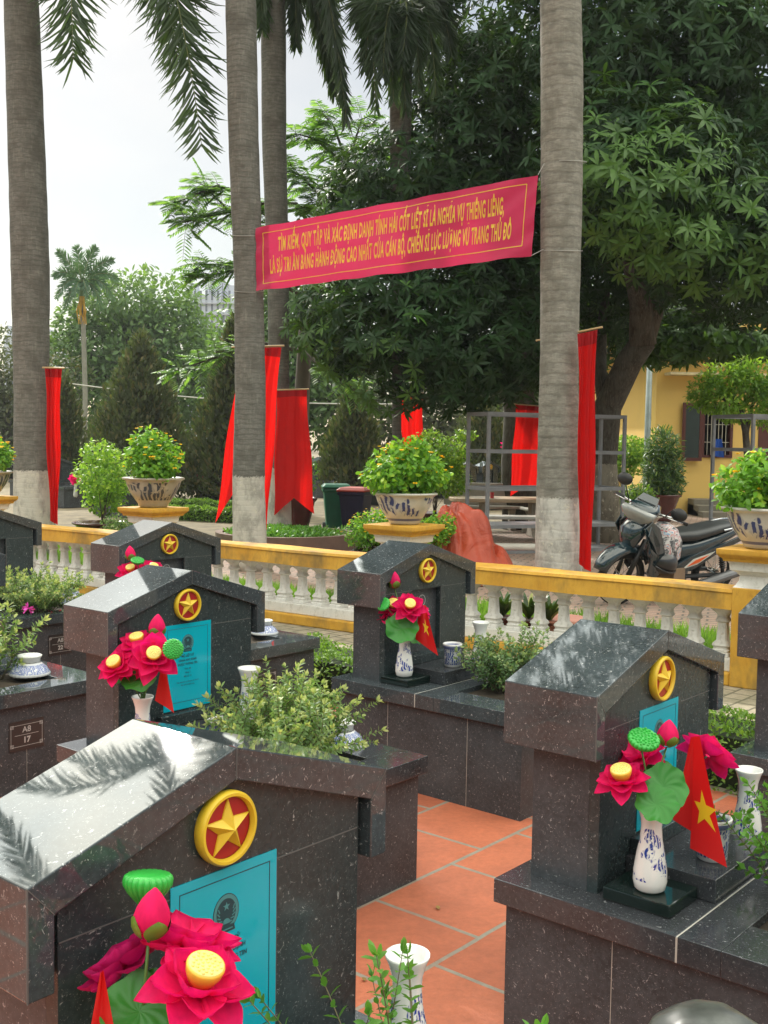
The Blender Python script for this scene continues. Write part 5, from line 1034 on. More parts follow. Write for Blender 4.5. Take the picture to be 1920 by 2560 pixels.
# ------------------------------------------------------------------ buildings
def bldmat(name, c): return plain(name, c, .85, var=.08, sc=.6)
conc = bldmat('tower_concrete_hazed', (.42, .45, .52)); glass_d = plain('dark_glass', (.10, .12, .15), .15, var=.2)  # concrete colour has the pale bluish distance haze baked in
def tower(label, u0, u1, utop, Y, dep, nx, nz):
    x0, x1, zt = U(u0, 700, Y).x, U(u1, 700, Y).x, U(u0, utop, Y).z; root = empty('apartment_building', ((x0+x1)/2, Y, 0), math.radians(-6), label, 'building'); w = (x1-x0)/2
    b = MB(); b.box(-w, w, 0, dep, 0, zt); b.box(-w*.5, w*.2, 3, dep-3, zt, zt+2.4); b.box(-w*.95, -w*.8, 1, 4, zt, zt+1.8); b.box(w*.45, w*.8, 2, 6, zt, zt+1.6); wl_ = build(b, 'wall', conc, root)
    fh = zt/nz; k = 0
    for j in range(nz//2, nz):
        for i in range(nx):
            if k >= 98: break
            cx = -w+2*w*(i+.5)/nx; f = MB(); f.box(cx-w/nx*.34, cx+w/nx*.34, -.05, .1, j*fh+.8, j*fh+2.1); wi = build(f, 'window', glass_d, root); k += 1
    f = MB()
    for j in range(2, nz): f.box(-w, w, -.35, -.06, j*fh+.35, j*fh+.5)
    build(f, 'ledge', conc, root); return root
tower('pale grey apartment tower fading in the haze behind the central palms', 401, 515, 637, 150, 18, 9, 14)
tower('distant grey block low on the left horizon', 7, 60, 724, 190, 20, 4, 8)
# yellow house
wy = NM('yellow_plaster'); wy.set(color=wy.mix(wy.math('MULTIPLY', wy.ramp(wy.noise(1.3, 6, wy.co(), .65), [(.45, 0), (.75, 1)]), .25), (.80, .54, .155), (.60, .40, .13)), rough=.85, normal=wy.bump(wy.noise(30, 4, wy.co()), .2, .01)); wy = wy.mat
HY = 25; hx = U(1413, 1000, HY).x; hz0 = .35; hz1 = U(1500, 735, HY).z
house = empty('yellow_house', (hx, HY, 0), math.radians(3), 'yellow plastered house at right with brown framed windows', 'house')
wx0, wx1, wz0, wz1 = U(1515, 1000, HY).x-hx, U(1583, 1000, HY).x-hx, U(1500, 988, HY).z, U(1500, 872, HY).z
b = MB(); HW = 9
b.box(0, wx0, 0, .25, 0, hz1); b.box(wx1, HW, 0, .25, 0, hz1); b.box(wx0, wx1, 0, .25, 0, wz0); b.box(wx0, wx1, 0, .25, wz1, hz1); b.box(0, .25, .2505, 6, 0, hz1); b.box(-.05, HW, 5.8, 6.05, 0, hz1)
build(b, 'wall', wy, house)
b = MB(); b.box(-1.1, HW+.3, -.75, 6.8, hz1+.001, hz1+.45); build(b, 'eaves', wy, house, bevel=.02)
b = MB(); b.box(wx0-.9, wx1+.9, -.45, -.0005, wz1+.62, wz1+.68); build(b, 'sunshade', plain('cream_trim', (.70, .60, .36), .8), house)
brown = plain('brown_frame', (.095, .022, .016), .4); dkin = plain('dark_interior', (.02, .022, .028), .6); glz = plain('shutter_glass', (.015, .03, .03), .1)
b = MB(); fw = .06
b.box(wx0-.001, wx0+fw, -.03, .2, wz0, wz1); b.box(wx1-fw, wx1+.001, -.03, .2, wz0, wz1); b.box(wx0+fw, wx1-fw, -.03, .2, wz0, wz0+fw); b.box(wx0+fw, wx1-fw, -.03, .2, wz1-fw, wz1)
wi = build(b, 'window', brown, house)
b = MB()
for k in range(1, 7): x = wx0+fw+(wx1-wx0-2*fw)*k/7; b.box(x-.006, x+.006, .02, .035, wz0+fw, wz1-fw)
for z in (wz0+.35, wz0+.75): b.box(wx0+fw, wx1-fw, .036, .05, z-.008, z+.008)
build(b, 'bars', plain('pale_bars', (.55, .52, .42), .5), wi)
b = MB(); b.box(.3, HW-.3, 1.6, 1.65, .01, hz1-.05); build(b, 'interior', dkin, wi)
sx0 = U(1470, 1000, HY).x-hx; sh = empty('shutter', (0, 0, 0)); sh.parent = house
b = MB(); z0, z1 = wz0-.08, wz1+.02; sw = U(1513, 1000, HY).x-hx-sx0
b.box(0, .07, -.04, 0, z0, z1); b.box(sw-.07, sw, -.04, 0, z0, z1); b.box(.07, sw-.07, -.04, 0, z0, z0+.07); b.box(.07, sw-.07, -.04, 0, z1-.07, z1)
Ms = Matrix.Translation((sx0, -.06, 0)) @ Matrix.Rotation(math.radians(-8), 4, 'Z'); b.v = [tuple(Ms @ Vector(v)) for v in b.v]
bpy.data.objects.remove(sh); s1 = build(b, 'shutter', brown, house)
b = MB(); b.box(.071, sw-.071, -.028, -.014, z0+.071, z1-.071, Ms); build(b, 'pane', glz, s1)
b = MB(); dxp = U(1640, 1000, HY).x-hx; b.box(dxp, dxp+1.0, -.02, .0, .36, 2.5); build(b, 'door', brown, house)
# blue cloth
cl = lerp_flag(U(1545, 948, HY-.1), U(1560, 948, HY-.1), U(1540, 985, HY-.1), U(1562, 988, HY-.1), .03, 1); surf_flag('blue_cloth', 'blue cloth hanging out of the yellow house window', cl, None, None, 'cloth', mat=cloth('blue_cotton', (.02, .10, .50), .3))
# steps
b = MB(); s0 = U(1490, 1065, HY-.1)
for k in range(3): b.box(0, 6, -.35*(k+1), 6-.0005*k, -.01, .36-.12*k-.0001*k)
o = build(b, 'front_steps', plain('step_stone', (.20, .18, .14), .85, bump=.3), loc=(s0.x, HY-6.2+5.95, 0), bevel=.01); o.location = (s0.x, HY-.1, 0)
o.data.transform(Matrix.Scale(.15, 4, (0, 1, 0)) if False else Matrix.Identity(4)); tag(o, 'stone steps along the foot of the yellow house', 'steps')
# lamp post
lp = Vector((U(1395, 1060, 24).x, 24, 0)); b = MB(); b.lathe([(.11, 0), (.11, .06), (.075, .07), (.07, 1), (.055, 5.2)], 20); o = build(b, 'lamp_post', plain('galvanised', (.30, .36, .36), .45, .2), loc=lp, smooth=True); tag(o, 'grey tapered lamp post left of the yellow house', 'post')
# overhead cable on the left
cable('thin pale cable crossing behind the left cypresses', [U(135, 826, 34), U(300, 848, 33.5), U(530, 868, 33), U(720, 872, 32.5), U(870, 873, 32)], .02, mat=plain('pale_cable', (.5, .5, .45), .6))
# ------------------------------------------------------------------ metal racks, furniture, tarp, bins, pots
steel = plain('grey_steel_angle', (.20, .21, .22), .5, .0, var=.2, bump=.2)
def rack(label, O, ang, Lx, Ly, Ht, levels, shelves=()):
    root = empty('metal_rack', O, ang, label, 'rack', 'grey angle iron racks'); w = .045
    for x in (0, Lx):
        for y in (0, Ly):
            b = MB(); b.box(x-w/2 if x else 0, x+w/2 if x else w, (y-w/2) if y else 0, (y+w/2) if y else w, 0, Ht); build(b, 'post', steel, root, bevel=.003)
    for z in levels:
        b = MB(); x0, x1, y0, y1 = w+.0005, Lx-w/2-.0005, w+.0005, Ly-w/2-.0005
        b.box(x0, x1, .002, .032, z-.05, z); b.box(x0, x1, Ly-.01, Ly+.018, z-.05, z); b.box(.002, .032, y0, y1, z-.05, z); b.box(Lx-.01, Lx+.018, y0, y1, z-.05, z)
        build(b, 'shelf_frame', steel, root)
        if z in shelves: b = MB(); b.box(.034, Lx-.012, .034, Ly-.012, z-.02, z-.004); build(b, 'shelf', steel, root)
    return root
Yr = 15.2
A0, A1, A2 = U(1055, 900, Yr), U(1352, 900, Yr+.9), U(1003, 900, Yr+.95)
ang = math.atan2(A1.y-A0.y, A1.x-A0.x); Lx = math.hypot(A1.x-A0.x, A1.y-A0.y); Ht = U(1055, 889, Yr).z; Ly = math.hypot(A2.x-A0.x, A2.y-A0.y)
zl = [U(1055, y, Yr).z for y in (889, 971, 1053, 1135, 1192)]
rack('tall grey metal rack behind the pale stout palm', V(A0.x, A0.y, 0), ang, Lx, .62, Ht, zl, (zl[3], zl[4]))
Yq = 15.6; B0, B1 = U(1625, 900, Yq), U(1538, 900, Yq+.9)
zq = [U(1625, y, Yq).z for y in (894, 968, 1050, 1130)]
rack('grey metal rack at the right edge in front of the yellow house', V(B1.x, B1.y, 0), math.atan2(B0.y-B1.y, B0.x-B1.x), math.hypot(B0.x-B1.x, B0.y-B1.y), 1.6, zq[0], zq, ())
concr = plain('cast_stone', (.36, .33, .27), .8, var=.25, bump=.4, sc=5); concw = plain('bench_terrazzo', (.46, .45, .40), .6, var=.15)
def table(label, c, rz, L_=1.5, Wd=.75, h=.72):
    root = empty('stone_table', c, rz, label, 'table'); b = MB()
    n = 40; pl_ = [(L_/2*abs(math.cos(a))**.5*(1 if math.cos(a) > 0 else -1), Wd/2*abs(math.sin(a))**.5*(1 if math.sin(a) > 0 else -1)) for a in [2*math.pi*k/n for k in range(n)]]
    b.prism(pl_, h-.06, h, lambda p, q_, t: (p, q_, t)); build(b, 'table_top', plain('table_stone', (.50, .38, .24), .5, var=.2, sc=8), root, bevel=.012)
    for x in (-.42, .42):
        b = MB(); b.prism([(-.24, 0), (.24, 0), (.16, .1), (.1, .3), (.14, .55), (.24, h-.061), (-.24, h-.061), (-.14, .55), (-.1, .3), (-.16, .1)], x-.07, x+.07, lambda p, q_, t: (t, p, q_)); build(b, 'leg', concr, root, bevel=.01)
    return root
def bench(label, c, rz, L_=1.15, back=True):
    root = empty('stone_bench', c, rz, label, 'bench', 'cast stone benches'); b = MB(); b.box(-L_/2, L_/2, -.19, .19, .38, .43); build(b, 'seat', concw, root, bevel=.015)
    for x in (-L_/2+.2, L_/2-.2):
        b = MB(); b.prism([(-.2, 0), (.2, 0), (.2, .06), (.09, .12), (.07, .25), (.16, .379), (-.16, .379), (-.07, .25), (-.09, .12), (-.2, .06)], x-.05, x+.05, lambda p, q_, t: (t, p, q_)); build(b, 'leg', concr, root, bevel=.01)
    if back: 
        b = MB(); M = Matrix.Translation((0, .18, .42)) @ Matrix.Rotation(math.radians(-14), 4, 'X'); b.box(-L_/2, L_/2, 0, .05, .0, .42, M); build(b, 'backrest', concw, root, bevel=.02)
    return root
tc = U(1100, 1075, 18.3); table('pale stone table seen through the left rack', V(tc.x, tc.y, 0), .1, 2.0, .9, tc.z)
bc_ = U(1120, 1132, 17.0); bench('stone bench in front of the table behind the rack', V(bc_.x, bc_.y, 0), .05, 1.5, False)
bc2 = U(1170, 1120, 18.8); bench('stone bench with a slanted back partly behind the pale palm', V(bc2.x, bc2.y, 0), -1.35, 1.2)
bc3 = U(1045, 1110, 19.6); bench('stone bench with backrest beyond the table', V(bc3.x, bc3.y, 0), .05, 1.4)
bc4 = U(1110, 1210, 13.2); bench('low pale stone bench beside the orange tarpaulin, just above the rail', V(bc4.x, bc4.y+.2, -.12), .06, 1.7, False)
b = MB(); b.lathe([(.03, 0), (.035, .10), (.033, .1), (.028, .004)], 18, cap=False); gl = U(1063, 1066, 18.0)
o = build(b, 'drinking_glass', plain('red_drink', (.45, .03, .03), .1), loc=(gl.x, gl.y, tc.z+.001), smooth=True); tag(o, 'small glass of red drink on the stone table', 'glass')
# tarpaulin
TO = V(*U(985, 1200, 12.6)); TO.z = 0
tarp_m = NM('orange_tarpaulin'); nn = tarp_m.noise(2.6, 5, tarp_m.co(), .6, .8); tarp_m.set(color=tarp_m.ramp(nn, [(.3, (.32, .042, .018)), (.7, (.50, .072, .028))]), rough=.5, normal=tarp_m.bump(tarp_m.n('ShaderNodeTexNoise', {'Scale': 3.2, 'Detail': 5., 'Roughness': .5, 'Distortion': 1.6, 'Vector': tarp_m.co()}).outputs[0], .5, .10)); tarp_m = tarp_m.mat
rt = empty('tarpaulin', TO, label='orange tarpaulin draped over a heap behind the balustrade', cat='tarpaulin')
tcx = U(990, 1100, 12.6)-TO
def hfn(x, y):
    h = 0
    for cx, cy_, hh, sx_, sy_ in ((.02, .1, .62, .42, .45), (.22, .0, .58, .26, .4), (-.35, .2, .42, .4, .45), (.42, .0, .26, .30, .4), (.55, -.1, .10, .25, .3)): h = max(h, hh*math.exp(-((x-cx)/sx_)**4-((y-cy_)/sy_)**4))
    return h
def tfn(u, v):
    x, y = (u*2-1)*.92, (v*2-1)*.75; h = hfn(x, y); cr_ = .07*(abs(math.sin(5*x+2.2*math.sin(3*y+x*2)))-.5)+.06*(abs(math.sin(7*math.atan2(y-.1, x+.05)))-.5)+.02*math.sin(13*y+5*math.sin(4*x))+.012*math.sin(29*x+11*y); return (x+.02*math.sin(9*y), y, max(.004, h+cr_*min(1, h*3)+.01))
b = MB(); b.grid(tfn, 90, 70); build(b, 'cover', tarp_m, rt, fix=False, smooth=True)
rt.scale = (.92, 1.1, 1.22)
# wheelie bins
def bin_(label, c, rz, mat, sc=1, lid=None):
    root = empty('wheelie_bin', c, rz, label, 'bin'); b = MB(); 
    R_ = lambda w, d, z: [(w, -d, z), (w, d, z), (-w, d, z), (-w, -d, z)]
    b.rings([R_(.20*sc, .22*sc, .05*sc), R_(.27*sc, .30*sc, .86*sc), R_(.30*sc, .33*sc, .86*sc), R_(.30*sc, .33*sc, .93*sc)]); build(b, 'body', mat, root, bevel=.015)
    b = MB(); b.rings([R_(.31*sc, .35*sc, .932*sc), R_(.315*sc, .36*sc, .96*sc), R_(.25*sc, .28*sc, 1.02*sc)]); build(b, 'lid', lid or mat, root, bevel=.012)
    b = MB()
    for x in (-.14, 0, .14): b.box((x-.02)*sc, (x+.02)*sc, -.275*sc, -.262*sc, .3*sc, .8*sc)
    build(b, 'rib', mat, root)
    for x in (-.24, .24): b = MB(); b.lathe([(.09*sc, -.025), (.1*sc, -.02), (.1*sc, .02), (.09*sc, .025)], 20, M=Matrix.Translation((x*sc, .26*sc, .1*sc)) @ Matrix.Rotation(math.pi/2, 4, 'Y')); build(b, 'wheel', plain('tyre_black', (.02, .02, .02), .7), root)
    return root
bc = U(726, 1100, 18.6); bin_('green wheelie bin between the forked drape and the middle lantana', V(bc.x, 18.6, 0), .1, plain('green_plastic', (.01, .16, .09), .35), .80)
bc = U(768, 1100, 17.9); bin_('dark navy bin with a red cover behind the middle lantana pot', V(bc.x, 17.9, 0), -.3, plain('navy_plastic', (.012, .014, .05), .4), .78, plain('red_cover', (.45, .05, .03), .5))
# brown plastic pots with plants
brownpot = plain('oxblood_glaze', (.085, .018, .016), .22, var=.2, coat=.3); creampot = plain('cream_pot', (.45, .42, .35), .5)
def brown_pot(label, c, R_, h, rim, plantf, mat=None, name='potted_shrub', group='oxblood pots with shrubs'):
    root = empty(name, c, random.random()*6, label, 'potted plant', group); b = MB()
    b.lathe([(R_*.55, 0), (R_*.6, h*.08), (R_*.56, h*.14), (R_*.78, h*.55), (R_*.94, h*.88), (R_*1.06, h*.94), (R_*1.08, h), (R_*.97, h), (R_*.9, h*.9)], 40, cap=True); build(b, 'pot', mat or brownpot, root, smooth=True)
    b = MB(); b.lathe([(R_*.93, h*.9), (.001, h*.93)], 24); build(b, 'soil', soil, root)
    plantf(root, h*.92); return root
def pl_shrub(blobs, n, L_, mat, flowers=0):
    def f(root, z):
        bl = [(x, y, z+zz, a, b_, c) for x, y, zz, a, b_, c in blobs]
        lantana(root, z, bl, n, flowers, L_, mat, .012)
    return f
c = U(810, 1175, 12.4); brown_pot('bushy lantana in a cream rimmed pot left of the middle pillar', V(c.x, 12.4, 0), .26, .32, 1, pl_shrub([(0, 0, .28, .3, .25, .2), (-.18, 0, .35, .22, .2, .18), (.15, 0, .2, .25, .2, .18)], 1700, .045, lf_lant, 60))
c = U(915, 1175, 12.2); brown_pot('low oxblood pot of lantana beside the orange tarpaulin', V(c.x, 12.2, 0), .28, .3, 1, pl_shrub([(.05, 0, .26, .3, .25, .17), (.2, 0, .36, .18, .2, .14), (-.1, 0, .2, .2, .2, .14)], 1500, .045, lf_lant, 60))
c = U(222, 1140, 15.6); brown_pot('wide oxblood bowl with a light leafy bonsai at left', V(c.x, 15.6, 0), .40, .34, 1, pl_shrub([(0, 0, .75, .55, .4, .35), (.35, 0, .55, .45, .4, .3), (.75, 0, .5, .35, .3, .3), (-.2, 0, 1.0, .3, .3, .2), (.2, 0, .3, .3, .3, .2), (.6, 0, .75, .3, .3, .2)], 3400, .06, lf_bons))
c = U(275, 1140, 14.6); brown_pot('small cream pot of pale foliage at the foot of the brown lantana pillar', V(c.x, 14.6, 0), .26, .22, 1, pl_shrub([(0, 0, .12, .3, .28, .14), (.15, 0, .2, .2, .2, .12)], 900, .04, lf_shrub), creampot)
c = U(642, 1130, 17.8); brown_pot('dark oxblood urn behind the forked drape', V(c.x, 17.8, 0), .30, .62, 1, pl_shrub([(0, 0, .2, .3, .3, .2), (0, 0, .5, .35, .3, .3)], 1000, .05, lf_green))
c = U(1428, 1090, 22.5); brown_pot('tall oxblood pot of bamboo like foliage before the yellow house', V(c.x, 22.5, 0), .38, .55, 1, lambda root, z: (scatter_leaves('foliage', *blob_points([(0, 0, z+.55, .42, .4, .5), (.05, 0, z+1.0, .38, .35, .4), (-.1, 0, z+.3, .45, .4, .35)], 2600, .5), .17, .03, lf_bamb, root, LONG, .6, .1), branches('stems', [([V(0, 0, z-.1), V(random.uniform(-.2, .2), 0, z+.6), V(random.uniform(-.35, .35), random.uniform(-.2, .2), z+1.25)], .012, .005) for _ in range(14)], stem_m, root)))
c = U(1370, 1120, 19.5); brown_pot('cream bowl with a yellow green bush behind the motorcycle', V(c.x, 19.5, 0), .46, .30, 1, pl_shrub([(0, 0, .32, .42, .4, .28), (.3, 0, .3, .3, .3, .2), (-.3, 0, .2, .25, .3, .2)], 2200, .06, lf_hedge), plain('pale_bowl', (.50, .46, .40), .5))
c = U(940, 1090, 19.5); brown_pot('leafy light green shrub left of the left rack', V(c.x, 19.5, 0), .38, .3, 1, pl_shrub([(0, 0, .8, .55, .5, .45), (.3, 0, 1.05, .4, .4, .3), (-.15, 0, 1.25, .35, .3, .25), (.45, 0, .6, .35, .3, .3), (.75, 0, 1.4, .22, .2, .09)], 3600, .07, lf_bons))
c = U(1335, 1080, 25.); brown_pot('round light green shrub far behind the rack', V(c.x, 25, 0), .4, .3, 1, pl_shrub([(0, 0, .95, .7, .6, .45), (.3, 0, 1.15, .5, .5, .35)], 2600, .09, lf_bons))
# bonsai before the house
bz_ = Vector((U(1622, 1090, 18.5).x, 18.5, 0)); tree('ornamental_tree', 'trained ornamental tree with layered light green crown in front of the yellow house', bz_, [([bz_, U(1616, 1000, 18.5), U(1610, 930, 18.5), U(1598, 880, 18.5), U(1570, 850, 18.5)], .07, .04), ([U(1612, 940, 18.5), U(1622, 880, 18.5), U(1640, 850, 18.5)], .04, .02), ([U(1598, 880, 18.5), U(1560, 860, 18.5), U(1530, 850, 18.5)], .035, .015)],
     blobs_px([(1530, 840, 18.4, .32, .8), (1565, 815, 18.4, .38, .7), (1600, 830, 18.5, .38, .7), (1555, 870, 18.3, .34, .6), (1640, 820, 18.5, .34), (1650, 880, 18.5, .36), (1585, 890, 18.4, .3, .6), (1510, 860, 18.4, .2), (1675, 850, 18.5, .4), (1600, 795, 18.5, .2)]), 4200, .095, .045, lf_bons, mode='sc', shell=.5, shape=OVAL)
# round planter round the central palms with ground cover
pc = Vector((U(612, 1150, 15.4).x, 15.9, 0)); b = MB(); b.lathe([(1.02, 0), (1.02, .22), (.92, .22), (.92, 0)], 64, cap=False); b.lathe([(.92, .12), (.001, .12)], 48, cap=False)
o = build(b, 'round_planter', plain('brown_concrete', (.16, .10, .075), .8, bump=.3), loc=(pc.x, pc.y, 0)); tag(o, 'low round brown planter kerb at the foot of the slim palm', 'planter')
P = np.stack([rng.normal(size=3800)*.38, rng.normal(size=3800)*.38, .13+.12*rng.random(3800)], 1); P = P[np.hypot(P[:, 0], P[:, 1]) < .9]
rr_ = empty('ground_cover', (pc.x, pc.y, 0), label='leafy ground cover inside the round planter', cat='plants'); o = scatter_leaves('foliage', P, np.tile([0, 0, 1.], (len(P), 1)), .07, .04, lf_green, rr_, OVAL, .7, 0)
# grass
def grass(label, poly, n, h, z=0.):
    P0 = np.array([tuple(p)[:2] for p in poly]); r_ = rng.random((n, 2)); a = P0[0]*(1-r_[:, :1])*(1-r_[:, 1:])+P0[1]*r_[:, :1]*(1-r_[:, 1:])+P0[2]*r_[:, :1]*r_[:, 1:]+P0[3]*(1-r_[:, :1])*r_[:, 1:]
    P = np.concatenate([a, np.full((n, 1), z)], 1); D = rnd_unit(n)*.5+np.array([0, 0, 1.]); o = leaves('grass', P, D, rnd_unit(n), h*rng.uniform(.5, 1.3, n), .012, lf_grass, None, BLADE, .1); tag(o, label, 'grass', kind='stuff')
q = L2W
grass('strip of sunlit grass beyond the balustrade at left', [q(-16, 9.3), q(-9.2, 9.3), q(-9.2, 7.2), q(-16, 7.2)], 26000, .09)
grass('grass just behind the balusters at right', [q(-4.6, 7.6), q(1.5, 7.6), q(1.5, 6.75), q(-4.6, 6.75)], 11000, .13)
grass('grass behind the balusters at left', [q(-11, 7.1), q(-5.5, 7.1), q(-5.5, 6.6), q(-11, 6.6)], 9000, .11)
sheet('lawn', [q(-30, 10.2), q(-9.3, 10.2), q(-9.3, 6.6), q(-30, 6.6)], .002, plain('lawn_soil', (.08, .13, .03), .95, bump=.5, bsc=30, var=.3))
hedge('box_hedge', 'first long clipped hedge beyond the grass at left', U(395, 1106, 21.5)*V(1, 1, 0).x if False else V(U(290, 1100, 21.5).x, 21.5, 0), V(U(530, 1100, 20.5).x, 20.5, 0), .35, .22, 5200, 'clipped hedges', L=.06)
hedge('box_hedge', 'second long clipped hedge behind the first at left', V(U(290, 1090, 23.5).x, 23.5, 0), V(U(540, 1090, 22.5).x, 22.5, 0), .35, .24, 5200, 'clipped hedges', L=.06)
# striped plants in pots behind the balusters
spk = leafmat('striped_leaf', (.02, .05, .012), (.06, .13, .03), (.30, .32, .10), .15, .4)
for i, (ux, uy, lab) in enumerate(((1165, 1330, 'left'), (1222, 1335, 'middle'), (1266, 1340, 'right'))):
    g0 = G(ux, uy+25, 0); g0 = W2((V(g0.x, g0.y, 0)-BL0).dot(V(math.cos(bang), math.sin(bang), 0)), .62, 0)
    def sp(root, z):
        n = 46; a = np.arange(n)*2.4; D = np.stack([np.cos(a)*.55, np.sin(a)*.55, np.full(n, .9)], 1)+rnd_unit(n)*.15; P_ = np.tile([0, 0, z], (n, 1))+D*.02; leaves('foliage', P_, D, np.array([0, 0, 1.])+rnd_unit(n)*.2-D*.3, .24*rng.uniform(.6, 1.1, n), .035, spk, root, LONG, .3)
    brown_pot('striped snake plant behind the balusters, %s of three' % lab, g0, .10, .17, 1, sp, brownpot, group='striped plants behind the balusters')
# upturned clay bowl seen through the right balusters
g0 = W2((Vector(G(1395, 1330, 0))-BL0).dot(V(math.cos(bang), math.sin(bang), 0)), .75, 0); b = MB(); b.lathe([(.2, 0), (.21, .16), (.23, .18), (.21, .19), (.001, .17)], 36); o = build(b, 'clay_bowl', plain('clay', (.30, .12, .08), .7), loc=g0, smooth=False); tag(o, 'low round clay planter behind the balusters at right', 'planter')
# ------------------------------------------------------------------ far rows of tombs
tfar = make_tomb('dark tomb of the far rows', None, None); tfar['group'] = 'tombs of the far rows'
spots = [(120, 24.5, 'far tomb behind the narrow drape of the left palm, red flowers beside it'), (462, 27, 'far tomb slab with a grey bush left of the banner palm'), (375, 33, 'far tomb with a bright wet roof behind the brown lantana pot'), (415, 36, 'far tomb with a white gleaming roof left of the banner palm'), (455, 33, 'farther tomb with a white gleaming roof beside the banner palm trunk'),
         (820, 27, 'far tomb slab behind the green bin'), (700, 30, 'far tomb beyond the forked drape'), (1012, 26, 'far tomb seen through the left bay of the rack'), (1062, 27, 'far tomb seen through the rack behind the glass'), (1170, 24, 'far tomb behind the rack drape'), (1300, 28, 'far tomb with red flowers behind the leaning mango trunk'), (1255, 31, 'farthest tomb behind the long drape'), (60, 27, 'far tomb behind the left palm'), (250, 22, 'dark tomb side behind the bonsai bowl'), (780, 33, 'far tomb behind the lantana crown'), (910, 31, 'far tomb behind the distant drape')]
for i, (ux, Y, lab) in enumerate(spots):
    o = tfar if i == 0 else copy_tree(tfar); p = U(ux, 1000, Y); o.location = (p.x-.45, Y, 0); o.rotation_euler = (0, 0, -YAW+random.uniform(-.03, .03)); o['label'] = lab; o.scale = (1.05, 1.05, 1.02)
def far_bunch(ux, uy, Y, lab):
    c = U(ux, uy, Y); root = empty('flower_bunch', c, label=lab, cat='bouquet', group='red flower bunches on the far tombs'); n = 60
    leaves('petals', rnd_unit(n)*.06, rnd_unit(n), rnd_unit(n), .10, .06, petal_m, root, OVAL, .3); b = MB(); b.lathe([(.03, -.34), (.045, -.3), (.025, -.12), (.035, -.08)], 14); build(b, 'vase', plain('far_vase_white', (.6, .62, .6), .3), root, smooth=True)
for a in ((431, 1030, 26.5, 'red flower bunch in a white vase on the far slab left of the banner palm'), (163, 1036, 21.5, 'red flower bunch right of the narrow drape at left'), (1320, 990, 27, 'red flower bunch behind the leaning mango trunk'), (1264, 984, 27, 'small red flower bunch left of the rear mirror'), (1092, 963, 26, 'pink flowers seen through the rack')): far_bunch(*a)
gb = empty('grey_bush', U(462, 1050, 26.3), label='pale grey green bush on the far slab left of the banner palm', cat='shrub'); scatter_leaves('foliage', *blob_points([(0, 0, 0, .38, .3, .22)], 1500, .3), .09, .02, lf_shrub, gb, LONG, .8, -.3)
# ------------------------------------------------------------------ motorcycle
body = plain('dark_teal_paint', (.008, .024, .033), .12, var=.1, coat=1); blkp = plain('black_plastic', (.012, .012, .013), .45, var=.2); chrome = plain('chrome', (.6, .6, .6), .15, 1); seatm = plain('seat_vinyl', (.025, .027, .028), .38, var=.2, bump=.1, bsc=90)
lens = plain('headlamp_lens', (.25, .26, .25), .06, var=.15, sc=14, coat=1); tyre = plain('tyre', (.018, .018, .018), .8)
head = math.atan2(-.52, -.85); hl = U(1352, 1118, 10.7); mo = V(hl.x, hl.y, 0)-V(math.cos(head), math.sin(head), 0)*.56
bike = empty('motorcycle', mo+V(.16*-.1, 0, 0), label='dark teal motorcycle leaning on its side stand behind the balustrade', cat='motorcycle', rot=(Matrix.Rotation(head, 3, 'Z') @ Matrix.Rotation(math.radians(-12), 3, 'X')).to_euler())
def ell(c, a, b_, n=16, pw=2.4):
    c, a, b_ = Vector(c), Vector(a), Vector(b_); out = []
    for k in range(n):
        t = 2*math.pi*k/n; s_, c_ = math.sin(t), math.cos(t); out.append(tuple(c+a*(abs(c_)**(2/pw))*(1 if c_ > 0 else -1)+b_*(abs(s_)**(2/pw))*(1 if s_ > 0 else -1)))
    return out
def loft(name, secs, mat, parent, pw=2.4, n=16, **k):
    b = MB(); b.rings([ell(c, a, b_, n, pw) for c, a, b_ in secs]); return build(b, name, mat, parent, smooth=True, **k)
def wheel(x, parent_name='wheel'):
    b = MB(); M = Matrix.Translation((x, 0, .285)) @ Matrix.Rotation(math.pi/2, 4, 'X')
    rs = []
    for k in range(44):
        a = 2*math.pi*k/44; rs.append([((.25+.038*math.cos(t))*math.cos(a), (.25+.038*math.cos(t))*math.sin(a), .038*math.sin(t)) for t in [2*math.pi*j/12 for j in range(12)]])
    rs.append(rs[0]); b.rings(rs, False, True, M); w = build(b, 'wheel', tyre, bike, smooth=True)
    b = MB(); b.lathe([(.215, -.016), (.222, -.02), (.222, .02), (.215, .016)], 44, M=M, cap=False); build(b, 'rim', chrome, w)
    b = MB(); 
    for k in range(18):
        a = 2*math.pi*k/18; b.tube([M @ V(.03*math.cos(a), .03*math.sin(a), .02*(-1)**k), M @ V(.216*math.cos(a+.2*(-1)**k), .216*math.sin(a+.2*(-1)**k), 0)], .0022, 4)
    b.lathe([(.035, -.05), (.04, 0), (.035, .05)], 16, M=M); build(b, 'spokes', chrome, w)
wheel(.62); wheel(-.62)
b = MB()
for s_ in (-.07, .07): b.tube([(.47, s_, .72), (.62, s_, .285)], [.02, .026], 10)
build(b, 'fork', blkp, bike, smooth=True)
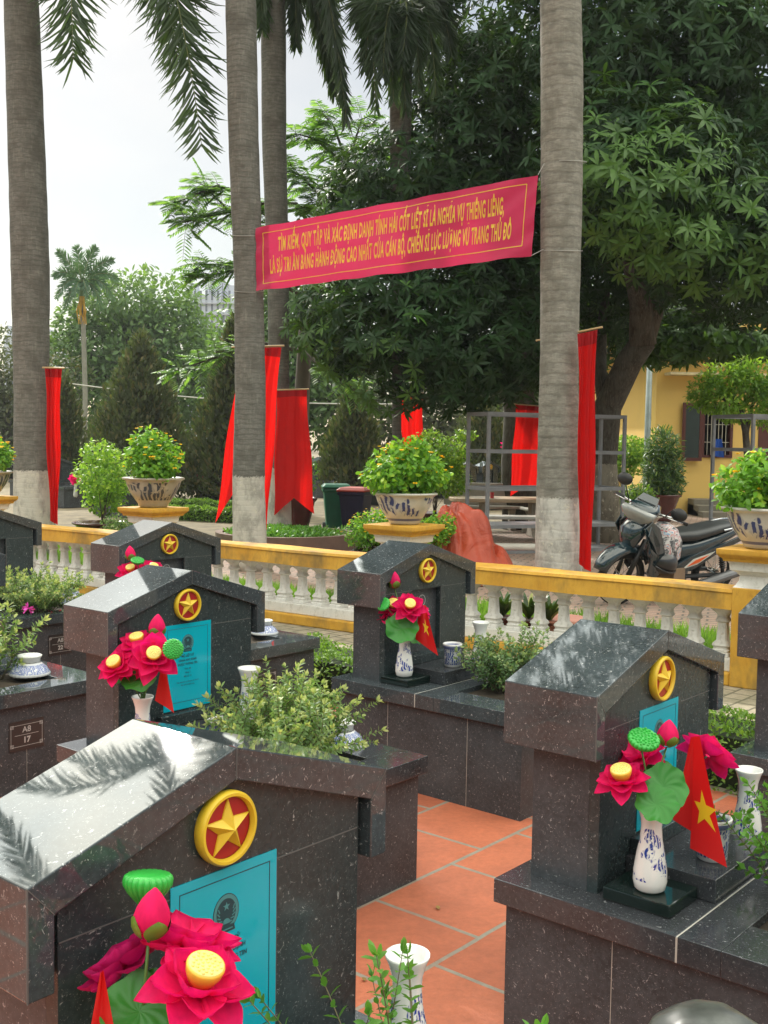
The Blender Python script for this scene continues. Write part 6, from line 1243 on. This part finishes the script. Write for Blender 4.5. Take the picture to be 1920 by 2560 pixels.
# front fender: an arc over the wheel drawn forward to a beak
b = MB(); rs = []
for k in range(13):
    a = math.radians(20+k*10.8); R_ = .335+.02*math.sin(k/12*math.pi); c0 = V(.62+R_*math.cos(a), 0, .285+R_*math.sin(a)); w = .095*(.5+.5*math.sin(math.pi*min(1, .15+k/13))); nrm2 = V(math.cos(a), 0, math.sin(a)); rs.append([tuple(c0+V(0, w*math.cos(t), 0)+nrm2*(.085*math.sin(t)-.05)) for t in [math.pi*j/8 for j in range(9)]]+[tuple(c0+V(0, w*.93*math.cos(t), 0)+nrm2*(.08*math.sin(t)-.056)) for t in [math.pi*(8-j)/8 for j in range(9)]])
b.rings(rs); build(b, 'front_fender', body, bike, smooth=True)
loft('front_cowl', [((.60, 0, .56), (0, .03, 0), (.03, 0, .04)), ((.62, 0, .66), (0, .085, 0), (.05, 0, .05)), ((.60, 0, .76), (0, .125, 0), (.07, 0, .07)), ((.53, 0, .86), (0, .13, 0), (.08, 0, .05)), ((.46, 0, .93), (0, .10, 0), (.06, 0, .02))], body, bike, 2.2)
for s_ in (-1, 1):
    b = MB(); out_ = [(.60, .86), (.50, .93), (.40, .86), (.34, .62), (.30, .36), (.36, .28), (.46, .40), (.50, .60)]
    y = lambda p, t: s_*(.11+.09*(1-abs(p[1]-.62)/.4)+t)
    b.prism(out_, 0, .018, lambda p, q_, t: (p, y((p, q_), t), q_)); build(b, 'leg_shield', body if s_ > 0 else blkp, bike, bevel=.006)
    b = MB(); b.prism([(.595, .80), (.56, .90), (.44, .72), (.40, .55), (.52, .70)], 0, .012, lambda p, q_, t: (p, s_*(.155+.07*(1-abs(q_-.7)/.4)+t), q_)); build(b, 'side_fairing', body, bike, bevel=.004)
b = MB()
for k in range(3): b.cbox((.655-.012*k, .045, .72+.045*k), (.03, .06, .008), None)
build(b, 'vent', blkp, bike)
st = Matrix.Translation((.47, 0, .98)) @ Matrix.Rotation(math.radians(20), 4, 'Z') @ Matrix.Rotation(math.radians(-10), 4, 'X')
hu = empty('x'); bpy.data.objects.remove(hu)
def loftM(name, secs, mat, parent, M, pw=2.4, n=18):
    b = MB(); b.rings([[tuple(M @ Vector(p)) for p in ell(c, a, b_, n, pw)] for c, a, b_ in secs]); return build(b, name, mat, parent, smooth=True)
hs = loftM('headlight_shell', [((.14, 0, -.03), (0, .07, 0), (.02, 0, .03)), ((.10, 0, .02), (0, .14, 0), (.07, 0, .05)), ((.02, 0, .06), (0, .15, 0), (.09, 0, .05)), ((-.08, 0, .10), (0, .10, 0), (.05, 0, .03))], body, bike, st)
loftM('headlight', [((.16, 0, -.07), (0, .07, 0), (.015, 0, .02)), ((.17, 0, -.03), (0, .135, 0), (.03, 0, .035)), ((.165, 0, .02), (0, .17, 0), (.05, 0, .035)), ((.12, 0, .06), (0, .165, 0), (.06, 0, .015))], lens, hs, st)
b = MB(); b.box(.02, .05, -.09, .09, .115, .13, st); b.prism([(-.11, .10), (.11, .10), (.08, .19), (-.08, .19)], .0, .015, lambda p, q_, t: (.06-t*1-(q_-.1)*.7, p, q_), st); build(b, 'visor', body, hs)
for s_ in (-1, 1):
    b = MB(); b.tube([st @ V(0, s_*.10, .04), st @ V(-.05, s_*.24, .05), st @ V(-.12, s_*.36, .03)], .013, 8); hb = build(b, 'handlebar', chrome, bike, smooth=True)
    b = MB(); b.tube([st @ V(-.055, s_*.25, .05), st @ V(-.125, s_*.37, .03)], [.019, .018], 10); build(b, 'grip', blkp, hb, smooth=True)
    b = MB(); b.tube([st @ V(.02, s_*.20, .05), st @ V(.03, s_*.28, .06), st @ V(-.03, s_*.36, .05)], [.006, .006, .005], 6); build(b, 'lever', chrome, hb, smooth=True)
    mp_ = st @ V(-.02, s_*.30, .24 if s_ < 0 else .12); b = MB(); b.tube([st @ V(-.02, s_*.19, .05), st @ V(-.0, s_*.24, .15), mp_], .006, 6); m_ = build(b, 'mirror', blkp, bike, smooth=True)
    b = MB(); b.lathe([(.02, -.02), (.062, -.006), (.065, .0), (.06, .004)], 24, M=Matrix.Translation(mp_) @ Matrix.Rotation(math.radians(15), 4, 'Z') @ Matrix.Rotation(math.radians(-95), 4, 'Y') @ Matrix.Scale(1.25, 4, (0, 1, 0))); build(b, 'mirror_glass', blkp, m_, smooth=True)
loft('seat', [((.10, 0, .70), (0, .06, 0), (.02, 0, .04)), ((.0, 0, .72), (0, .10, 0), (.02, 0, .055)), ((-.15, 0, .735), (0, .135, 0), (0, 0, .06)), ((-.32, 0, .765), (0, .13, 0), (0, 0, .055)), ((-.50, 0, .80), (0, .12, 0), (0, 0, .05)), ((-.70, 0, .82), (0, .085, 0), (0, 0, .035)), ((-.76, 0, .82), (0, .04, 0), (0, 0, .02))], seatm, bike, 2.8)
loft('body_shell', [((.14, 0, .50), (0, .05, 0), (0, 0, .10)), ((.02, 0, .53), (0, .10, 0), (0, 0, .13)), ((-.20, 0, .58), (0, .13, 0), (0, 0, .12)), ((-.45, 0, .66), (0, .12, 0), (0, 0, .09)), ((-.72, 0, .74), (0, .09, 0), (0, 0, .06)), ((-.95, 0, .80), (0, .04, 0), (0, 0, .03))], body, bike, 2.8)
for s_ in (-1, 1):
    b = MB(); b.prism([(.10, .30), (.16, .40), (-.10, .53), (-.55, .66), (-.90, .77), (-.86, .70), (-.50, .56), (-.20, .40)], 0, .02, lambda p, q_, t: (p, s_*(.118+t-.05*max(0, -p-.5)), q_)); sp_ = build(b, 'side_panel', body, bike, bevel=.004)
    b = MB(); b.prism([(-.02, .40), (-.14, .50), (-.42, .575), (-.36, .53), (-.20, .44)], 0, .004, lambda p, q_, t: (p, s_*(.1395+t), q_)); d1 = build(b, 'stripe_white', plain('decal_white', (.6, .6, .55), .3), sp_)
    b = MB(); b.prism([(-.07, .425), (-.17, .49), (-.34, .54), (-.22, .465)], 0, .003, lambda p, q_, t: (p, s_*(.1445+t), q_)); build(b, 'stripe_orange', plain('decal_orange', (.75, .12, .02), .3), d1)
b = MB(); b.tube([(-.1, 0, .33), (.22, 0, .30)], [.09, .075], 16); b.box(-.15, .12, -.10, .10, .22, .40); b.tube([(.12, .1, .2), (-.1, .13, .18), (-.35, .14, .22), (-.85, .15, .34)], [.02, .025, .045, .05], 12); build(b, 'engine', plain('engine_grey', (.16, .16, .165), .4, .5), bike, bevel=.004)
b = MB(); 
for s_ in (-.12, .12):
    b.tube([(-.62, s_, .30), (-.52, s_, .62)], .018, 8)
    for k in range(9): z = .38+.025*k; b.lathe([(.03, -.005), (.034, 0), (.03, .005)], 12, M=Matrix.Translation((-.62+.1*(z-.30)/.32, s_, z)))
b.tube([(.0, -.1, .3), (-.62, -.09, .285)], .025, 8); b.tube([(.0, .1, .3), (-.62, .09, .285)], .025, 8); build(b, 'rear_shock', blkp, bike)
b = MB(); b.tube([(.16, .22, .26), (.16, -.22, .26)], .013, 8); b.tube([(-.05, .1, .22), (-.02, .26, .02)], .012, 8); build(b, 'foot_pegs', blkp, bike)
b = MB(); b.tube([(-.50, .13, .80), (-.75, .13, .84), (-.92, .05, .87), (-.92, -.05, .87), (-.75, -.13, .84), (-.5, -.13, .80)], .01, 8); build(b, 'grab_rail', chrome, bike)
b = MB(); rs = []
for k in range(9):
    a = math.radians(60+k*12); rs.append([tuple(V(-.62+.34*math.cos(a), y_, .285+.34*math.sin(a))) for y_ in (-.05, -.03, .03, .05)]+[tuple(V(-.62+.33*math.cos(a), y_, .285+.33*math.sin(a))) for y_ in (.05, -.05)])
b.rings(rs); build(b, 'rear_fender', blkp, bike, smooth=True)
bike.scale = (1.03, 1.08, .94)
Mw = Matrix.LocRotScale(bike.location, bike.rotation_euler, bike.scale)
hp = Mw @ V(.27, .16, .50); b = MB(); b.ball((0, 0, 0), (.135, .12, .115), 24, 14); b.lathe([(.135, -.02), (.145, -.03), (.13, -.045)], 24, cap=False); o = build(b, 'helmet', plain('helmet_black', (.014, .014, .016), .3, coat=.6), smooth=True, loc=hp); o.rotation_euler = (.5, .3, .2); tag(o, 'round black helmet hanging below the motorcycle handlebar', 'helmet')
bgm = NM('patterned_bag'); n1 = bgm.noise(7, 3, bgm.co(), .6, 1.5); n2 = bgm.noise(16, 3, bgm.co(), .6, 1); c_ = bgm.ramp(n1, [(.0, (.02, .02, .03)), (.42, (.03, .03, .04)), (.47, (.55, .52, .52)), (.53, (.45, .06, .07)), (.57, (.60, .55, .55)), (.63, (.12, .30, .50)), (.7, (.5, .5, .5))], 'CONSTANT'); bgm.set(color=bgm.mix(.3, c_, bgm.ramp(n2, [(.4, (.02, .02, .02)), (.6, (.7, .68, .66))])), rough=.35, normal=bgm.bump(n2, .5, .02)); bgm = bgm.mat
bp = Mw @ V(.20, .05, .66); b = MB(); b.rings([ell((0, 0, -.22), (.10, 0, 0), (0, .12, 0), 24), ell((0, 0, -.12), (.17, 0, 0), (0, .16, 0), 24), ell((0, 0, .04), (.17, 0, 0), (0, .16, 0), 24), ell((.01, 0, .15), (.12, 0, 0), (0, .12, 0), 24), ell((.03, 0, .20), (.05, 0, 0), (0, .05, 0), 24)]); o = build(b, 'bag', bgm, smooth=True, loc=bp); o.rotation_euler = (.1, -.25, head); tag(o, 'patterned bag with red, white and blue print wedged before the motorcycle seat', 'bag')
b = MB(); b.box(-.12, .12, -.09, .09, 0, .16); cp_ = Mw @ V(.10, .14, .24); o = build(b, 'cardboard_box', plain('cardboard', (.20, .13, .08), .8), loc=cp_, bevel=.004); o.rotation_euler = (0, 0, head+.3); tag(o, 'small brown box on the motorcycle footboard under the helmet', 'box')
# glassy knob at the bottom right corner
kb = U(1535, 2205, .80); b = MB(); b.lathe([(.02, -.06), (.045, -.05), (.052, -.03), (.042, -.008), (.024, .004), (.012, .007), (.001, .007)], 40, wob=lambda a: 1+.03*math.cos(a*6.283*7)); o = build(b, 'glass_lid', plain('grey_glass', (.05, .055, .05), .3, var=.6, sc=40), smooth=True, loc=kb); tag(o, 'grey glassy lid top cut by the bottom edge at right', 'lid')

# ------------------------------------------------------------------ haze
hm = bpy.data.materials.new('haze_air'); hm.use_nodes = True; hm.node_tree.nodes.clear()
hv = hm.node_tree.nodes.new('ShaderNodeVolumePrincipled'); ho = hm.node_tree.nodes.new('ShaderNodeOutputMaterial'); hm.node_tree.links.new(hv.outputs[0], ho.inputs['Volume'])
hv.inputs['Color'].default_value = (.93, .96, 1, 1); hv.inputs['Density'].default_value = .0006; hv.inputs['Anisotropy'].default_value = .3
b = MB(); b.box(-270, 270, -70, 270, -1.0, 34); o = build(b, 'haze', hm); tag(o, kind='stuff')

n = 150; P = np.zeros((n, 3)); a_, b_ = rng.uniform(-6, 2, n), rng.uniform(-1.5, 5.7, n)
for i in range(n): P[i] = L2W(a_[i], b_[i], .006)
o = leaves('fallen_leaves', P, np.concatenate([rng.normal(size=(n, 2)), np.full((n, 1), .05)], 1), np.tile([0, 0, 1.], (n, 1))+rnd_unit(n)*.25, rng.uniform(.02, .05, n), .016, leafmat('dry_leaf', (.10, .06, .02), (.30, .20, .06), None, .1, .7), None, OVAL, .2); tag(o, 'dry fallen leaves scattered over tiles and paving', 'leaves', kind='stuff')
